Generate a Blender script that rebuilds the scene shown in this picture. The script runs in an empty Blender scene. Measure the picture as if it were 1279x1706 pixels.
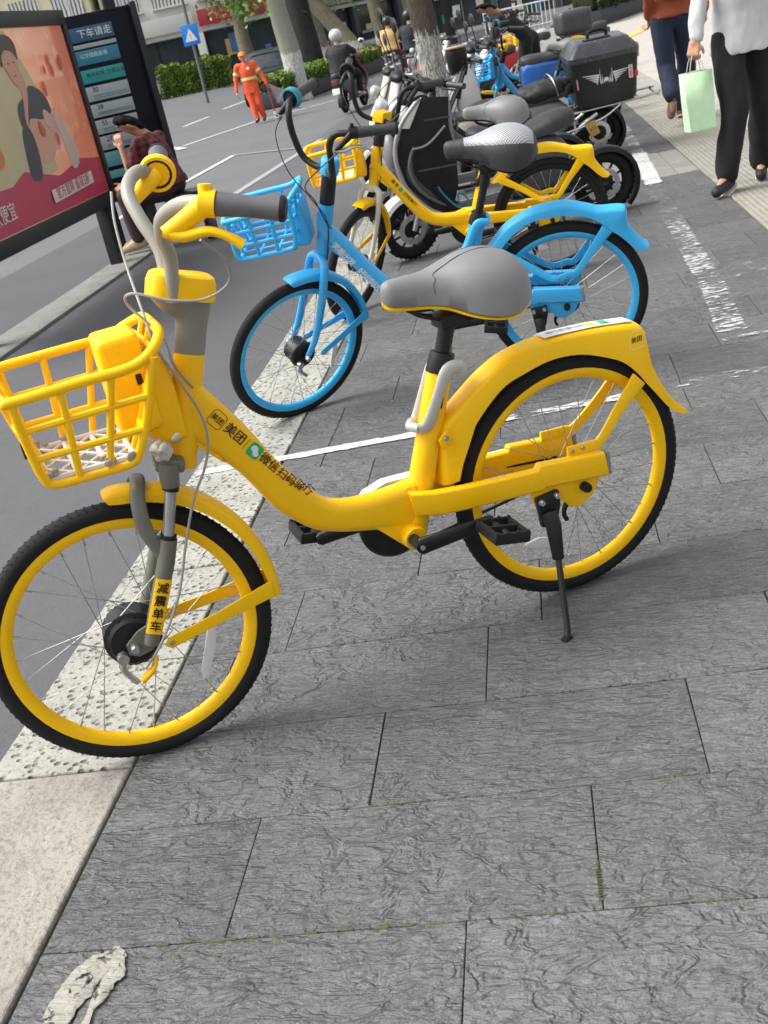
import bpy, bmesh, math, random
import numpy as np
from mathutils import Vector, Matrix, noise as mnoise
random.seed(7); RNG = np.random.default_rng(7)
R = math.radians
scene = bpy.context.scene
COL = scene.collection

# ------------------------------------------------------------------ camera
cam_d = bpy.data.cameras.new('camera'); cam = bpy.data.objects.new('camera', cam_d); COL.objects.link(cam)
_r = Vector((0.97393, 0.102518, -0.202361)); _u = Vector((0.142921, 0.41544, 0.898322)); _f = Vector((-0.176163, 0.903825, -0.389958))
m = Matrix(((_r.x, _u.x, -_f.x, 0), (_r.y, _u.y, -_f.y, 0), (_r.z, _u.z, -_f.z, 1.362), (0, 0, 0, 1)))
cam.matrix_world = m
cam_d.sensor_fit = 'VERTICAL'; cam_d.sensor_height = 24.0; cam_d.sensor_width = 18.0; cam_d.lens = 26.045
cam_d.clip_start = 0.05; cam_d.clip_end = 1500
cam_d.dof.use_dof = True; cam_d.dof.focus_distance = 2.9; cam_d.dof.aperture_fstop = 8.0
scene.camera = cam

# ------------------------------------------------------------------ sky, sun, exposure
SUN_EL, SUN_AZ = R(55), R(-98)
world = bpy.data.worlds.new('World'); scene.world = world; world.use_nodes = True
wn = world.node_tree; bg = wn.nodes['Background']
sky = wn.nodes.new('ShaderNodeTexSky'); sky.sky_type = 'NISHITA'; sky.sun_disc = False
sky.sun_elevation = SUN_EL; sky.sun_rotation = SUN_AZ; sky.air_density = 1.0; sky.dust_density = 6.0; sky.ozone_density = 1.0
hs = wn.nodes.new('ShaderNodeHueSaturation'); hs.inputs['Saturation'].default_value = 0.25
wn.links.new(sky.outputs[0], hs.inputs['Color']); wn.links.new(hs.outputs[0], bg.inputs['Color'])
bg.inputs['Strength'].default_value = 0.15
sun_d = bpy.data.lights.new('sun', 'SUN'); sun_d.energy = 1.0; sun_d.angle = R(38); sun_d.color = (1.0, 0.96, 0.9)
sun = bpy.data.objects.new('sun', sun_d); COL.objects.link(sun)
_sd = Vector((math.sin(SUN_AZ) * math.cos(SUN_EL), math.cos(SUN_AZ) * math.cos(SUN_EL), math.sin(SUN_EL)))
sun.rotation_euler = _sd.to_track_quat('Z', 'Y').to_euler()
sun.location = (0, 0, 20)
scene.view_settings.view_transform = 'Standard'; scene.view_settings.look = 'None'
scene.view_settings.exposure = 0.95; scene.view_settings.gamma = 1.0

# ------------------------------------------------------------------ materials
_M = {}
def mat(name, col, rough=0.5, metal=0.0, var=0.12, vs=18.0, bump=0.0, bs=90.0, coat=0.0, dirt=0.0, dcol=(0.16, 0.14, 0.12), spec=0.5, alpha=1.0):
    if name in _M: return _M[name]
    m = bpy.data.materials.new(name); m.use_nodes = True; nt = m.node_tree; N = nt.nodes; L = nt.links
    b = N['Principled BSDF']; b.inputs['Roughness'].default_value = rough; b.inputs['Metallic'].default_value = metal
    b.inputs['Specular IOR Level'].default_value = spec
    b.inputs['Coat Weight'].default_value = coat; b.inputs['Coat Roughness'].default_value = 0.12
    tc = N.new('ShaderNodeTexCoord'); nz = N.new('ShaderNodeTexNoise'); nz.inputs['Scale'].default_value = vs; nz.inputs['Detail'].default_value = 5
    L.new(tc.outputs['Object'], nz.inputs['Vector'])
    mx = N.new('ShaderNodeMix'); mx.data_type = 'RGBA'
    c = (*col, 1)
    mx.inputs['A'].default_value = tuple(max(0, x * (1 - var)) for x in col) + (1,)
    mx.inputs['B'].default_value = tuple(min(1, x * (1 + var)) for x in col) + (1,)
    L.new(nz.outputs['Fac'], mx.inputs['Factor']); out = mx.outputs['Result']
    if dirt > 0:
        n2 = N.new('ShaderNodeTexNoise'); n2.inputs['Scale'].default_value = 9; n2.inputs['Detail'].default_value = 9; n2.inputs['Roughness'].default_value = 0.7
        L.new(tc.outputs['Object'], n2.inputs['Vector'])
        rp = N.new('ShaderNodeValToRGB'); rp.color_ramp.elements[0].position = 0.5; rp.color_ramp.elements[1].position = 0.78
        rp.color_ramp.elements[1].color = (dirt, dirt, dirt, 1)
        L.new(n2.outputs['Fac'], rp.inputs['Fac'])
        m2 = N.new('ShaderNodeMix'); m2.data_type = 'RGBA'; m2.inputs['B'].default_value = (*dcol, 1)
        L.new(rp.outputs['Color'], m2.inputs['Factor']); L.new(out, m2.inputs['A']); out = m2.outputs['Result']
    if dirt > 0:
        n4 = N.new('ShaderNodeTexNoise'); n4.inputs['Scale'].default_value = 260; n4.inputs['Detail'].default_value = 2
        L.new(tc.outputs['Object'], n4.inputs['Vector']); r4 = N.new('ShaderNodeValToRGB'); r4.color_ramp.elements[0].position = 0.63; r4.color_ramp.elements[1].position = 0.72; r4.color_ramp.elements[1].color = (.4, .4, .4, 1)
        L.new(n4.outputs['Fac'], r4.inputs['Fac']); m4 = N.new('ShaderNodeMix'); m4.data_type = 'RGBA'; m4.inputs['B'].default_value = (*dcol, 1)
        L.new(r4.outputs['Color'], m4.inputs['Factor']); L.new(out, m4.inputs['A']); out = m4.outputs['Result']
    L.new(out, b.inputs['Base Color'])
    mr = N.new('ShaderNodeMapRange'); mr.inputs['To Min'].default_value = max(0.02, rough - 0.08); mr.inputs['To Max'].default_value = min(1, rough + 0.1)
    L.new(nz.outputs['Fac'], mr.inputs['Value']); L.new(mr.outputs['Result'], b.inputs['Roughness'])
    if bump > 0:
        n3 = N.new('ShaderNodeTexNoise'); n3.inputs['Scale'].default_value = bs; n3.inputs['Detail'].default_value = 4
        L.new(tc.outputs['Object'], n3.inputs['Vector'])
        bp = N.new('ShaderNodeBump'); bp.inputs['Strength'].default_value = bump; bp.inputs['Distance'].default_value = 0.004
        L.new(n3.outputs['Fac'], bp.inputs['Height']); L.new(bp.outputs['Normal'], b.inputs['Normal'])
    if alpha < 1: b.inputs['Alpha'].default_value = alpha
    _M[name] = m; return m

YEL = mat('yellow paint', (0.94, 0.53, 0.0), 0.36, var=0.04, coat=0.15, dirt=0.3, dcol=(0.6, 0.34, 0.01), spec=0.35)
YEL2 = mat('yellow plastic', (0.95, 0.55, 0.0), 0.40, var=0.04, dirt=0.25, dcol=(0.6, 0.34, 0.01), spec=0.35)
BLU = mat('blue paint', (0.035, 0.39, 0.76), 0.35, var=0.06, coat=0.4, dirt=0.3, dcol=(0.06, 0.25, 0.42))
BLU2 = mat('blue plastic', (0.04, 0.42, 0.78), 0.45, var=0.06, dirt=0.25, dcol=(0.08, 0.28, 0.44))
RUB = mat('tyre rubber', (0.012, 0.012, 0.013), 0.75, var=0.25, bump=0.5, bs=400, dirt=0.3, dcol=(0.03, 0.029, 0.027), spec=0.25)
BLK = mat('black metal', (0.008, 0.008, 0.009), 0.36, var=0.2, dirt=0.25, dcol=(0.04, 0.04, 0.04), spec=0.35)
BLP = mat('black plastic', (0.009, 0.009, 0.010), 0.48, var=0.2, dirt=0.25, dcol=(0.045, 0.045, 0.045), spec=0.35)
GRYP = mat('grey stem plastic', (0.21, 0.205, 0.185), 0.42, var=0.06, dirt=0.3, dcol=(0.2, 0.19, 0.17))
BAR = mat('warm grey handlebar', (0.30, 0.295, 0.25), 0.35, var=0.06, dirt=0.3, dcol=(0.28, 0.27, 0.24))
GRIP = mat('grip rubber', (0.10, 0.10, 0.11), 0.5, var=0.15, dirt=0.4, dcol=(0.2, 0.2, 0.2))
SIL = mat('silver metal', (0.55, 0.55, 0.56), 0.28, 0.9, var=0.15, dirt=0.3)
SPK = mat('spoke steel', (0.42, 0.42, 0.42), 0.35, 0.8, var=0.1)
FORK = mat('fork grey', (0.15, 0.15, 0.115), 0.42, 0.2, var=0.1, dirt=0.35)
SAD = mat('saddle vinyl', (0.19, 0.19, 0.19), 0.40, var=0.08, bump=0.25, bs=700, dirt=0.35, dcol=(0.26, 0.26, 0.26))
SADB = mat('black saddle vinyl', (0.022, 0.021, 0.025), 0.48, var=0.15, bump=0.3, bs=500, dirt=0.25, dcol=(0.1, 0.1, 0.1))
WHP = mat('dirty white plastic', (0.62, 0.60, 0.56), 0.55, var=0.12, dirt=0.6, dcol=(0.25, 0.2, 0.15))
WHT = mat('white paint', (0.75, 0.75, 0.75), 0.4, var=0.05, dirt=0.3, dcol=(0.4, 0.4, 0.38))
REFL = mat('reflector', (0.7, 0.7, 0.68), 0.2, var=0.1, vs=300)
INK = mat('printed ink', (0.03, 0.012, 0.005), 0.5)
STW = mat('white sticker', (0.72, 0.72, 0.72), 0.45, var=0.04)
STG = mat('green sticker', (0.01, 0.42, 0.13), 0.45, var=0.04)
CABLE = mat('grey cable', (0.28, 0.28, 0.26), 0.4)
CABK = mat('black cable', (0.015, 0.015, 0.015), 0.4)

# ------------------------------------------------------------------ mesh helpers
def tagp(o, label=None, cat=None, group=None, kind=None):
    if label: o['label'] = label
    if cat: o['category'] = cat
    if group: o['group'] = group
    if kind: o['kind'] = kind
    return o
def thing(name, label, cat, mw=None, loc=None, rz=0, group=None):
    o = bpy.data.objects.new(name, None); COL.objects.link(o); o.empty_display_size = 0.1
    if mw is not None: o.matrix_world = mw
    else:
        o.location = loc or (0, 0, 0); o.rotation_euler = (0, 0, rz)
    return tagp(o, label, cat, group)
def catmull(pts, n=8, closed=False):
    P = np.array(pts, float); k = len(P)
    if k < 3: return P
    out = []
    rng = range(k) if closed else range(k - 1)
    for i in rng:
        if closed: p0, p1, p2, p3 = P[(i - 1) % k], P[i], P[(i + 1) % k], P[(i + 2) % k]
        else: p0, p1, p2, p3 = P[max(i - 1, 0)], P[i], P[i + 1], P[min(i + 2, k - 1)]
        for j in range(n):
            t = j / n
            out.append(0.5 * ((2 * p1) + (-p0 + p2) * t + (2 * p0 - 5 * p1 + 4 * p2 - p3) * t * t + (-p0 + 3 * p1 - 3 * p2 + p3) * t ** 3))
    if not closed: out.append(P[-1])
    return np.array(out)
class MB:
    def __init__(s): s.v = []; s.f = []; s.mi = []
    def add(s, V, F, mi=0):
        o = len(s.v); s.v += [tuple(map(float, p)) for p in V]; s.f += [tuple(i + o for i in f) for f in F]; s.mi += [mi] * len(F); return s
    def merge(s, o, M=None):
        V = o.v if M is None else [tuple(M @ Vector(p)) for p in o.v]
        k = len(s.v); s.v += V; s.f += [tuple(i + k for i in f) for f in o.f]; s.mi += o.mi; return s
    def xf(s, M): s.v = [tuple(M @ Vector(p)) for p in s.v]; return s
    def box(s, c, d, M=None, mi=0):
        x, y, z = (q / 2 for q in d); V = [Vector((i * x, j * y, k * z)) for i in (-1, 1) for j in (-1, 1) for k in (-1, 1)]
        if M is not None: V = [M.to_3x3() @ p for p in V]
        V = [p + Vector(c) for p in V]
        return s.add(V, [(0, 1, 3, 2), (4, 6, 7, 5), (0, 4, 5, 1), (2, 3, 7, 6), (0, 2, 6, 4), (1, 5, 7, 3)], mi)
    def loft(s, secs, cap=True, closed=False, mi=0):
        n = len(secs[0]); V = [p for q in secs for p in q]; F = []; k = len(secs)
        for i in range(k if closed else k - 1):
            a = i * n; b = ((i + 1) % k) * n
            for j in range(n): j2 = (j + 1) % n; F.append((a + j, a + j2, b + j2, b + j))
        if cap and not closed: F.append(tuple(range(n))[::-1]); F.append(tuple((k - 1) * n + j for j in range(n)))
        return s.add(V, F, mi)
    def tube(s, pts, r, seg=12, n=6, smooth=True, cap=True, closed=False, flat=None, mi=0):
        P0 = np.array(pts, float); k0 = len(P0)
        rr = np.array([r] * k0 if np.isscalar(r) else r, float)
        if smooth and k0 > 2:
            X = catmull(np.c_[P0, rr], n, closed); P = X[:, :3]; rr = np.maximum(X[:, 3], 1e-4)
        else: P = P0
        k = len(P); T = np.zeros_like(P)
        if closed: T = np.roll(P, -1, 0) - np.roll(P, 1, 0)
        else: T[1:-1] = P[2:] - P[:-2]; T[0] = P[1] - P[0]; T[-1] = P[-1] - P[-2]
        T /= np.linalg.norm(T, axis=1)[:, None] + 1e-12
        a = np.array([0, 0, 1.]) if abs(T[0][2]) < 0.9 else np.array([0, 1., 0])
        if flat is not None: a = np.array(flat[0], float)
        secs = []; nv = a - T[0] * (a @ T[0]); nv /= np.linalg.norm(nv)
        for i in range(k):
            nv = nv - T[i] * (nv @ T[i]); nv /= np.linalg.norm(nv) + 1e-12; bv = np.cross(T[i], nv)
            sx, sy = (1, 1) if flat is None else (flat[1], flat[2])
            secs.append([P[i] + rr[i] * (sx * math.cos(2 * math.pi * j / seg) * nv + sy * math.sin(2 * math.pi * j / seg) * bv) for j in range(seg)])
        return s.loft(secs, cap, closed, mi)
    def lathe(s, prof, c=(0, 0, 0), ax='y', seg=32, closed=True, cap=False, mi=0, M=None):
        # prof: list of (radius, axial)
        secs = []
        for i in range(seg):
            t = 2 * math.pi * i / seg; q = []
            for r, h in prof:
                a, b = r * math.cos(t), r * math.sin(t)
                p = {'y': (a, h, b), 'z': (a, b, h), 'x': (h, a, b)}[ax]
                if M is not None: p = tuple(M.to_3x3() @ Vector(p))
                q.append((p[0] + c[0], p[1] + c[1], p[2] + c[2]))
            secs.append(q)
        n = len(prof); V = [p for q in secs for p in q]; F = []
        for i in range(seg):
            a = i * n; b = ((i + 1) % seg) * n
            for j in range(n if closed else n - 1): j2 = (j + 1) % n; F.append((a + j, a + j2, b + j2, b + j))
        if cap and not closed:
            F.append(tuple(i * n for i in range(seg))); F.append(tuple(i * n + n - 1 for i in range(seg))[::-1])
        return s.add(V, F, mi)
    def plate(s, poly, y0, y1, fn=None, mi=0):
        # poly in (x,z); y range
        n = len(poly); V = [(x, y0, z) for x, z in poly] + [(x, y1, z) for x, z in poly]
        if fn: V = [fn(p) for p in V]
        F = [tuple(range(n)), tuple(range(n, 2 * n))[::-1]] + [(i, n + i, n + (i + 1) % n, (i + 1) % n) for i in range(n)]
        return s.add(V, F, mi)
    def ell(s, c, r, seg=16, M=None, mi=0):
        h = seg // 2; secs = []
        for i in range(1, h):
            t = math.pi * i / h; secs.append([(math.sin(t) * math.cos(2 * math.pi * j / seg), math.sin(t) * math.sin(2 * math.pi * j / seg), math.cos(t)) for j in range(seg)])
        V = [p for q in secs for p in q]; F = []
        for i in range(h - 2):
            for j in range(seg): j2 = (j + 1) % seg; F.append((i * seg + j, (i + 1) * seg + j, (i + 1) * seg + j2, i * seg + j2))
        V += [(0, 0, 1), (0, 0, -1)]; t = len(V) - 2
        for j in range(seg): F.append((t, j, (j + 1) % seg)); F.append((t + 1, (h - 2) * seg + (j + 1) % seg, (h - 2) * seg + j))
        W = []
        for p in V:
            q = Vector((p[0] * r[0], p[1] * r[1], p[2] * r[2]))
            if M is not None: q = M.to_3x3() @ q
            W.append(q + Vector(c))
        return s.add(W, F, mi)
    def cap(s, a, b, ra, rb, seg=14):
        a = np.array(a, float); b = np.array(b, float); d = b - a; L = np.linalg.norm(d) + 1e-9; d /= L
        pts = []; rs = []
        for t in (80, 55, 28): pts.append(a - d * ra * math.sin(R(t))); rs.append(ra * math.cos(R(t)))
        pts += [a, b]; rs += [ra, rb]
        for t in (28, 55, 80): pts.append(b + d * rb * math.sin(R(t))); rs.append(rb * math.cos(R(t)))
        return s.tube(pts, rs, seg, smooth=False)
    def build(s, name, mt, parent=None, bevel=0.0, smooth=40, label=None, bseg=2, loc=None, fixn=True):
        me = bpy.data.meshes.new(name); me.from_pydata(s.v, [], s.f)
        ml = mt if isinstance(mt, (list, tuple)) else [mt]
        for q in ml: me.materials.append(q)
        if len(ml) > 1: me.polygons.foreach_set('material_index', s.mi)
        if fixn or bevel:
            bm = bmesh.new(); bm.from_mesh(me)
            if fixn: bmesh.ops.recalc_face_normals(bm, faces=bm.faces)
            if bevel:
                es = [e for e in bm.edges if len(e.link_faces) == 2 and e.calc_face_angle(0) > R(32)]
                bmesh.ops.bevel(bm, geom=es, offset=bevel, segments=bseg, profile=0.6, affect='EDGES', clamp_overlap=True)
            bm.to_mesh(me); bm.free()
        if smooth:
            me.shade_smooth(); me.set_sharp_from_angle(angle=R(smooth))
        o = bpy.data.objects.new(name, me); COL.objects.link(o)
        if parent is not None: o.parent = parent
        if loc: o.location = loc
        if label: o['label'] = label
        return o
def empty(name, parent):
    o = bpy.data.objects.new(name, None); COL.objects.link(o); o.parent = parent; o.empty_display_size = 0.05; return o
def rrect(w, h, r, n=4, cx=0, cy=0):
    out = []
    for (sx, sy, a0) in ((1, 1, 0), (-1, 1, 90), (-1, -1, 180), (1, -1, 270)):
        for i in range(n + 1):
            a = R(a0 + 90 * i / n); out.append((cx + sx * (w / 2 - r) + r * math.cos(a), cy + sy * (h / 2 - r) + r * math.sin(a)))
    return out
def textmb(body, size, M, depth=0.0006, bold=0.0, align='CENTER', sx=1.0):
    cu = bpy.data.curves.new('t', 'FONT'); cu.body = body; cu.size = size; cu.extrude = depth; cu.offset = bold
    cu.align_x = align; cu.align_y = 'CENTER'; cu.resolution_u = 3
    o = bpy.data.objects.new('t', cu); COL.objects.link(o)
    dg = bpy.context.evaluated_depsgraph_get(); dg.update()
    me = bpy.data.meshes.new_from_object(o.evaluated_get(dg)); mb = MB()
    S = Matrix.Diagonal((sx, 1, 1, 1))
    mb.add([M @ (S @ v.co) for v in me.vertices], [tuple(p.vertices) for p in me.polygons])
    bpy.data.objects.remove(o); bpy.data.curves.remove(cu); bpy.data.meshes.remove(me)
    return mb
def basis(o, x, y):
    x = Vector(x).normalized(); y = Vector(y); z = x.cross(y).normalized(); y = z.cross(x)
    return Matrix(((x.x, y.x, z.x, o[0]), (x.y, y.y, z.y, o[1]), (x.z, y.z, z.z, o[2]), (0, 0, 0, 1)))
def organic(mb, name, mt, parent, voxel=0.012, sm=6, wr=0.0, ws=9.0, label=None, seed=0, loc=None):
    me = bpy.data.meshes.new(name); me.from_pydata(mb.v, [], mb.f)
    bm = bmesh.new(); bm.from_mesh(me); bmesh.ops.recalc_face_normals(bm, faces=bm.faces); bm.to_mesh(me); bm.free()
    t = bpy.data.objects.new('t', me); COL.objects.link(t)
    md = t.modifiers.new('r', 'REMESH'); md.mode = 'VOXEL'; md.voxel_size = voxel
    ms = t.modifiers.new('s', 'SMOOTH'); ms.iterations = sm; ms.factor = 0.5
    dg = bpy.context.evaluated_depsgraph_get(); dg.update()
    m2 = bpy.data.meshes.new_from_object(t.evaluated_get(dg)); bpy.data.objects.remove(t)
    m2.name = name
    if wr > 0:
        for v in m2.vertices:
            c = v.co * ws; n = mnoise.noise(Vector((c.x + seed, c.y, c.z * 0.6))) + 0.5 * mnoise.noise(Vector((c.x * 2.3, c.y * 2.3 + seed, c.z * 1.4)))
            v.co += v.normal * n * wr
    m2.materials.clear(); m2.materials.append(mt); m2.shade_smooth()
    o = bpy.data.objects.new(name, m2); COL.objects.link(o)
    if parent is not None: o.parent = parent
    if label: o['label'] = label
    return o
# ------------------------------------------------------------------ ground, pavement, road
def nodes(name):
    m = bpy.data.materials.new(name); m.use_nodes = True; nt = m.node_tree
    return m, nt.nodes, nt.links, nt.nodes['Principled BSDF']
def nz(N, L, vec, sc, det=4, rough=0.5, dist=0.0, vs=(1, 1, 1), out='Fac'):
    mp = N.new('ShaderNodeMapping'); mp.inputs['Scale'].default_value = vs; L.new(vec, mp.inputs['Vector'])
    n = N.new('ShaderNodeTexNoise'); n.inputs['Scale'].default_value = sc; n.inputs['Detail'].default_value = det
    n.inputs['Roughness'].default_value = rough; n.inputs['Distortion'].default_value = dist; L.new(mp.outputs[0], n.inputs['Vector'])
    return n.outputs[out]
def mth(N, L, op, a, b=None, c=None):
    n = N.new('ShaderNodeMath'); n.operation = op
    for i, q in enumerate((a, b, c)):
        if q is None: continue
        if isinstance(q, (int, float)): n.inputs[i].default_value = q
        else: L.new(q, n.inputs[i])
    return n.outputs[0]
def mixc(N, L, fac, a, b, mode='MIX'):
    n = N.new('ShaderNodeMix'); n.data_type = 'RGBA'; n.blend_type = mode
    for k, q in (('Factor', fac), ('A', a), ('B', b)):
        if isinstance(q, (int, float)): n.inputs[k].default_value = q
        elif isinstance(q, tuple): n.inputs[k].default_value = (*q, 1) if len(q) == 3 else q
        else: L.new(q, n.inputs[k])
    return n.outputs['Result']
def ramp(N, L, fac, stops):
    n = N.new('ShaderNodeValToRGB'); e = n.color_ramp.elements
    while len(e) < len(stops): e.new(0.5)
    for i, (p, c) in enumerate(stops): e[i].position = p; e[i].color = (c, c, c, 1) if isinstance(c, (int, float)) else (*c, 1)
    L.new(fac, n.inputs['Fac']); return n.outputs['Color']
def riven(N, L, P):
    # height field of split slate: long ripples across plus curled flakes
    w = nz(N, L, P, 9, 3, 0.5, 0.0, out='Color')
    va = N.new('ShaderNodeVectorMath'); va.operation = 'MULTIPLY_ADD'; L.new(w, va.inputs[0]); va.inputs[1].default_value = (0.05, 0.035, 0); L.new(P, va.inputs[2])
    Q = va.outputs[0]
    def terrace(n, k, soft):
        t = mth(N, L, 'MULTIPLY', n, k); fr = mth(N, L, 'FRACT', t); fl_ = mth(N, L, 'FLOOR', t)
        mr = N.new('ShaderNodeMapRange'); mr.interpolation_type = 'SMOOTHSTEP'; mr.inputs['From Max'].default_value = soft; L.new(fr, mr.inputs['Value'])
        return mth(N, L, 'DIVIDE', mth(N, L, 'ADD', fl_, mr.outputs['Result']), k)
    long_ = terrace(nz(N, L, Q, 1.0, 3, 0.55, 0.25, (8, 34, 1)), 9, .75)
    flak = terrace(nz(N, L, Q, 1.0, 3, 0.5, 0.6, (13, 19, 1)), 8, .7)
    sel = ramp(N, L, nz(N, L, P, 1.4, 2), [(0.45, 0), (0.58, 1)])
    mxn = N.new('ShaderNodeMix'); L.new(sel, mxn.inputs['Factor']); L.new(long_, mxn.inputs['A']); L.new(flak, mxn.inputs['B'])
    rip = nz(N, L, Q, 1.0, 3, 0.6, 0.5, (30, 90, 1))
    h = mth(N, L, 'ADD', mth(N, L, 'MULTIPLY', mxn.outputs['Result'], 1.9), mth(N, L, 'MULTIPLY', rip, 0.8))
    h = mth(N, L, 'ADD', h, mth(N, L, 'MULTIPLY', nz(N, L, P, 240, 3, 0.6), 0.10))
    return h
def slate_mat():
    m, N, L, b = nodes('riven slate'); tc = N.new('ShaderNodeTexCoord'); P0 = tc.outputs['Object']
    at = N.new('ShaderNodeAttribute'); at.attribute_name = 'slab'
    cb = N.new('ShaderNodeCombineXYZ'); L.new(mth(N, L, 'MULTIPLY', at.outputs['Fac'], 37.0), cb.inputs[2]); L.new(mth(N, L, 'MULTIPLY', at.outputs['Fac'], 11.0), cb.inputs[0])
    ad_ = N.new('ShaderNodeVectorMath'); L.new(P0, ad_.inputs[0]); L.new(cb.outputs[0], ad_.inputs[1]); P = ad_.outputs[0]
    h = riven(N, L, P)
    base = ramp(N, L, at.outputs['Fac'], [(0.0, (0.095, 0.098, 0.105)), (0.5, (0.130, 0.132, 0.139)), (1.0, (0.160, 0.160, 0.166))])
    c = mixc(N, L, ramp(N, L, nz(N, L, P, 3.2, 6, 0.65), [(0.35, 0), (0.7, 0.55)]), base, (0.135, 0.132, 0.112))
    c = mixc(N, L, ramp(N, L, nz(N, L, P, 11, 7, 0.7), [(0.5, 0), (0.8, 0.5)]), c, (0.23, 0.225, 0.205))
    c = mixc(N, L, ramp(N, L, nz(N, L, P0, 1.7, 5, 0.65), [(0.5, 0), (0.66, 0.55)]), c, (0.085, 0.085, 0.088))
    c = mixc(N, L, ramp(N, L, nz(N, L, P0, 5.0, 3, 0.5, 1.0), [(0.68, 0), (0.72, 0.35)]), c, (0.2, 0.195, 0.17))
    c = mixc(N, L, ramp(N, L, nz(N, L, P, 420, 2, 0.7), [(0.35, 0.45), (0.6, 0)]), c, (0.06, 0.06, 0.064))
    c = mixc(N, L, ramp(N, L, nz(N, L, P, 300, 3, 0.7), [(0.55, 0.0), (0.7, 0.5)]), c, (0.29, 0.29, 0.295))
    c = mixc(N, L, ramp(N, L, nz(N, L, P, 17, 8, 0.75), [(0.725, 0), (0.745, 0.8)]), c, (0.5, 0.5, 0.48))
    L.new(c, b.inputs['Base Color']); b.inputs['Roughness'].default_value = 0.62; b.inputs['Specular IOR Level'].default_value = 0.45
    bp = N.new('ShaderNodeBump'); bp.inputs['Strength'].default_value = 1.0; bp.inputs['Distance'].default_value = 0.024
    L.new(h, bp.inputs['Height']); L.new(bp.outputs[0], b.inputs['Normal']); return m
SLATE = slate_mat()
def stone_mat(name, col, dark, pits=0.0, sc=60, bd=0.004, stripes=0):
    m, N, L, b = nodes(name); tc = N.new('ShaderNodeTexCoord'); P = tc.outputs['Object']
    at = N.new('ShaderNodeAttribute'); at.attribute_name = 'slab'
    n1 = nz(N, L, P, sc, 6, 0.7); n2 = nz(N, L, P, 5, 5, 0.6)
    c = mixc(N, L, ramp(N, L, n2, [(0.35, 0), (0.65, 0.9)]), col, tuple(q * 0.68 for q in col))
    c = mixc(N, L, mth(N, L, 'MULTIPLY', at.outputs['Fac'], 0.35), c, tuple(q * 0.8 for q in col))
    c = mixc(N, L, ramp(N, L, n1, [(0.32, 0.8), (0.5, 0)]), c, dark)
    h = mth(N, L, 'ADD', mth(N, L, 'MULTIPLY', n1, 0.7), mth(N, L, 'MULTIPLY', nz(N, L, P, 22, 4, .6, .5), 1.0))
    c = mixc(N, L, ramp(N, L, nz(N, L, P, 260, 2, .8), [(0.30, 0.7), (0.42, 0)]), c, dark)
    c = mixc(N, L, ramp(N, L, nz(N, L, P, 60, 4, .7), [(0.66, 0), (0.74, 0.6)]), c, tuple(min(1, q * 1.35) for q in col))
    if pits > 0:
        mp = N.new('ShaderNodeMapping'); mp.inputs['Scale'].default_value = (40, 50, 1); mp.inputs['Rotation'].default_value = (0, 0, 0.5); L.new(P, mp.inputs[0])
        v = N.new('ShaderNodeTexVoronoi'); v.inputs['Scale'].default_value = 1.0; v.inputs['Randomness'].default_value = 0.75; L.new(mp.outputs[0], v.inputs['Vector'])
        pit = ramp(N, L, mth(N, L, 'ADD', v.outputs['Distance'], mth(N, L, 'MULTIPLY', nz(N, L, P, 90, 3), 0.25)), [(0.30, 1), (0.52, 0)])
        pit = mth(N, L, 'MULTIPLY', pit, ramp(N, L, nz(N, L, P, 8, 3), [(0.3, 0.6), (0.5, 1)]))
        c = mixc(N, L, mth(N, L, 'MULTIPLY', pit, 0.75), c, tuple(q * 0.4 for q in dark))
        h = mth(N, L, 'SUBTRACT', h, mth(N, L, 'MULTIPLY', pit, pits))
    if stripes:
        w = N.new('ShaderNodeTexWave'); w.inputs['Scale'].default_value = stripes; w.inputs['Distortion'].default_value = 0.3; w.bands_direction = 'X'; L.new(P, w.inputs[0])
        h = mth(N, L, 'ADD', h, mth(N, L, 'MULTIPLY', w.outputs['Fac'], 0.8)); c = mixc(N, L, ramp(N, L, w.outputs['Fac'], [(0.0, 0.5), (0.45, 0)]), c, tuple(q * 0.55 for q in col))
    L.new(c, b.inputs['Base Color']); b.inputs['Roughness'].default_value = 0.8
    bp = N.new('ShaderNodeBump'); bp.inputs['Strength'].default_value = 0.9; bp.inputs['Distance'].default_value = bd
    L.new(h, bp.inputs['Height']); L.new(bp.outputs[0], b.inputs['Normal']); return m
def asphalt_mat(name, base, tint=(0.5, 0.5, 0.48)):
    m, N, L, b = nodes(name); tc = N.new('ShaderNodeTexCoord'); P = tc.outputs['Object']
    n1 = nz(N, L, P, 170, 3, 0.8); n2 = nz(N, L, P, 0.8, 6, 0.65); n3 = nz(N, L, P, 6, 6, 0.7)
    c = mixc(N, L, ramp(N, L, n2, [(0.3, 0), (0.75, 1)]), base, tuple(q * 1.3 for q in base))
    c = mixc(N, L, ramp(N, L, n3, [(0.5, 0), (0.8, 0.35)]), c, tuple(q * 0.6 for q in base))
    c = mixc(N, L, ramp(N, L, n1, [(0.58, 0), (0.72, 0.8)]), c, tuple(q * 2.6 for q in base))
    c = mixc(N, L, ramp(N, L, n1, [(0.28, 0.8), (0.42, 0)]), c, tuple(q * 0.35 for q in base))
    L.new(c, b.inputs['Base Color']); b.inputs['Roughness'].default_value = 0.75
    bp = N.new('ShaderNodeBump'); bp.inputs['Strength'].default_value = 0.8; bp.inputs['Distance'].default_value = 0.003
    L.new(n1, bp.inputs['Height']); L.new(bp.outputs[0], b.inputs['Normal']); return m
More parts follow.
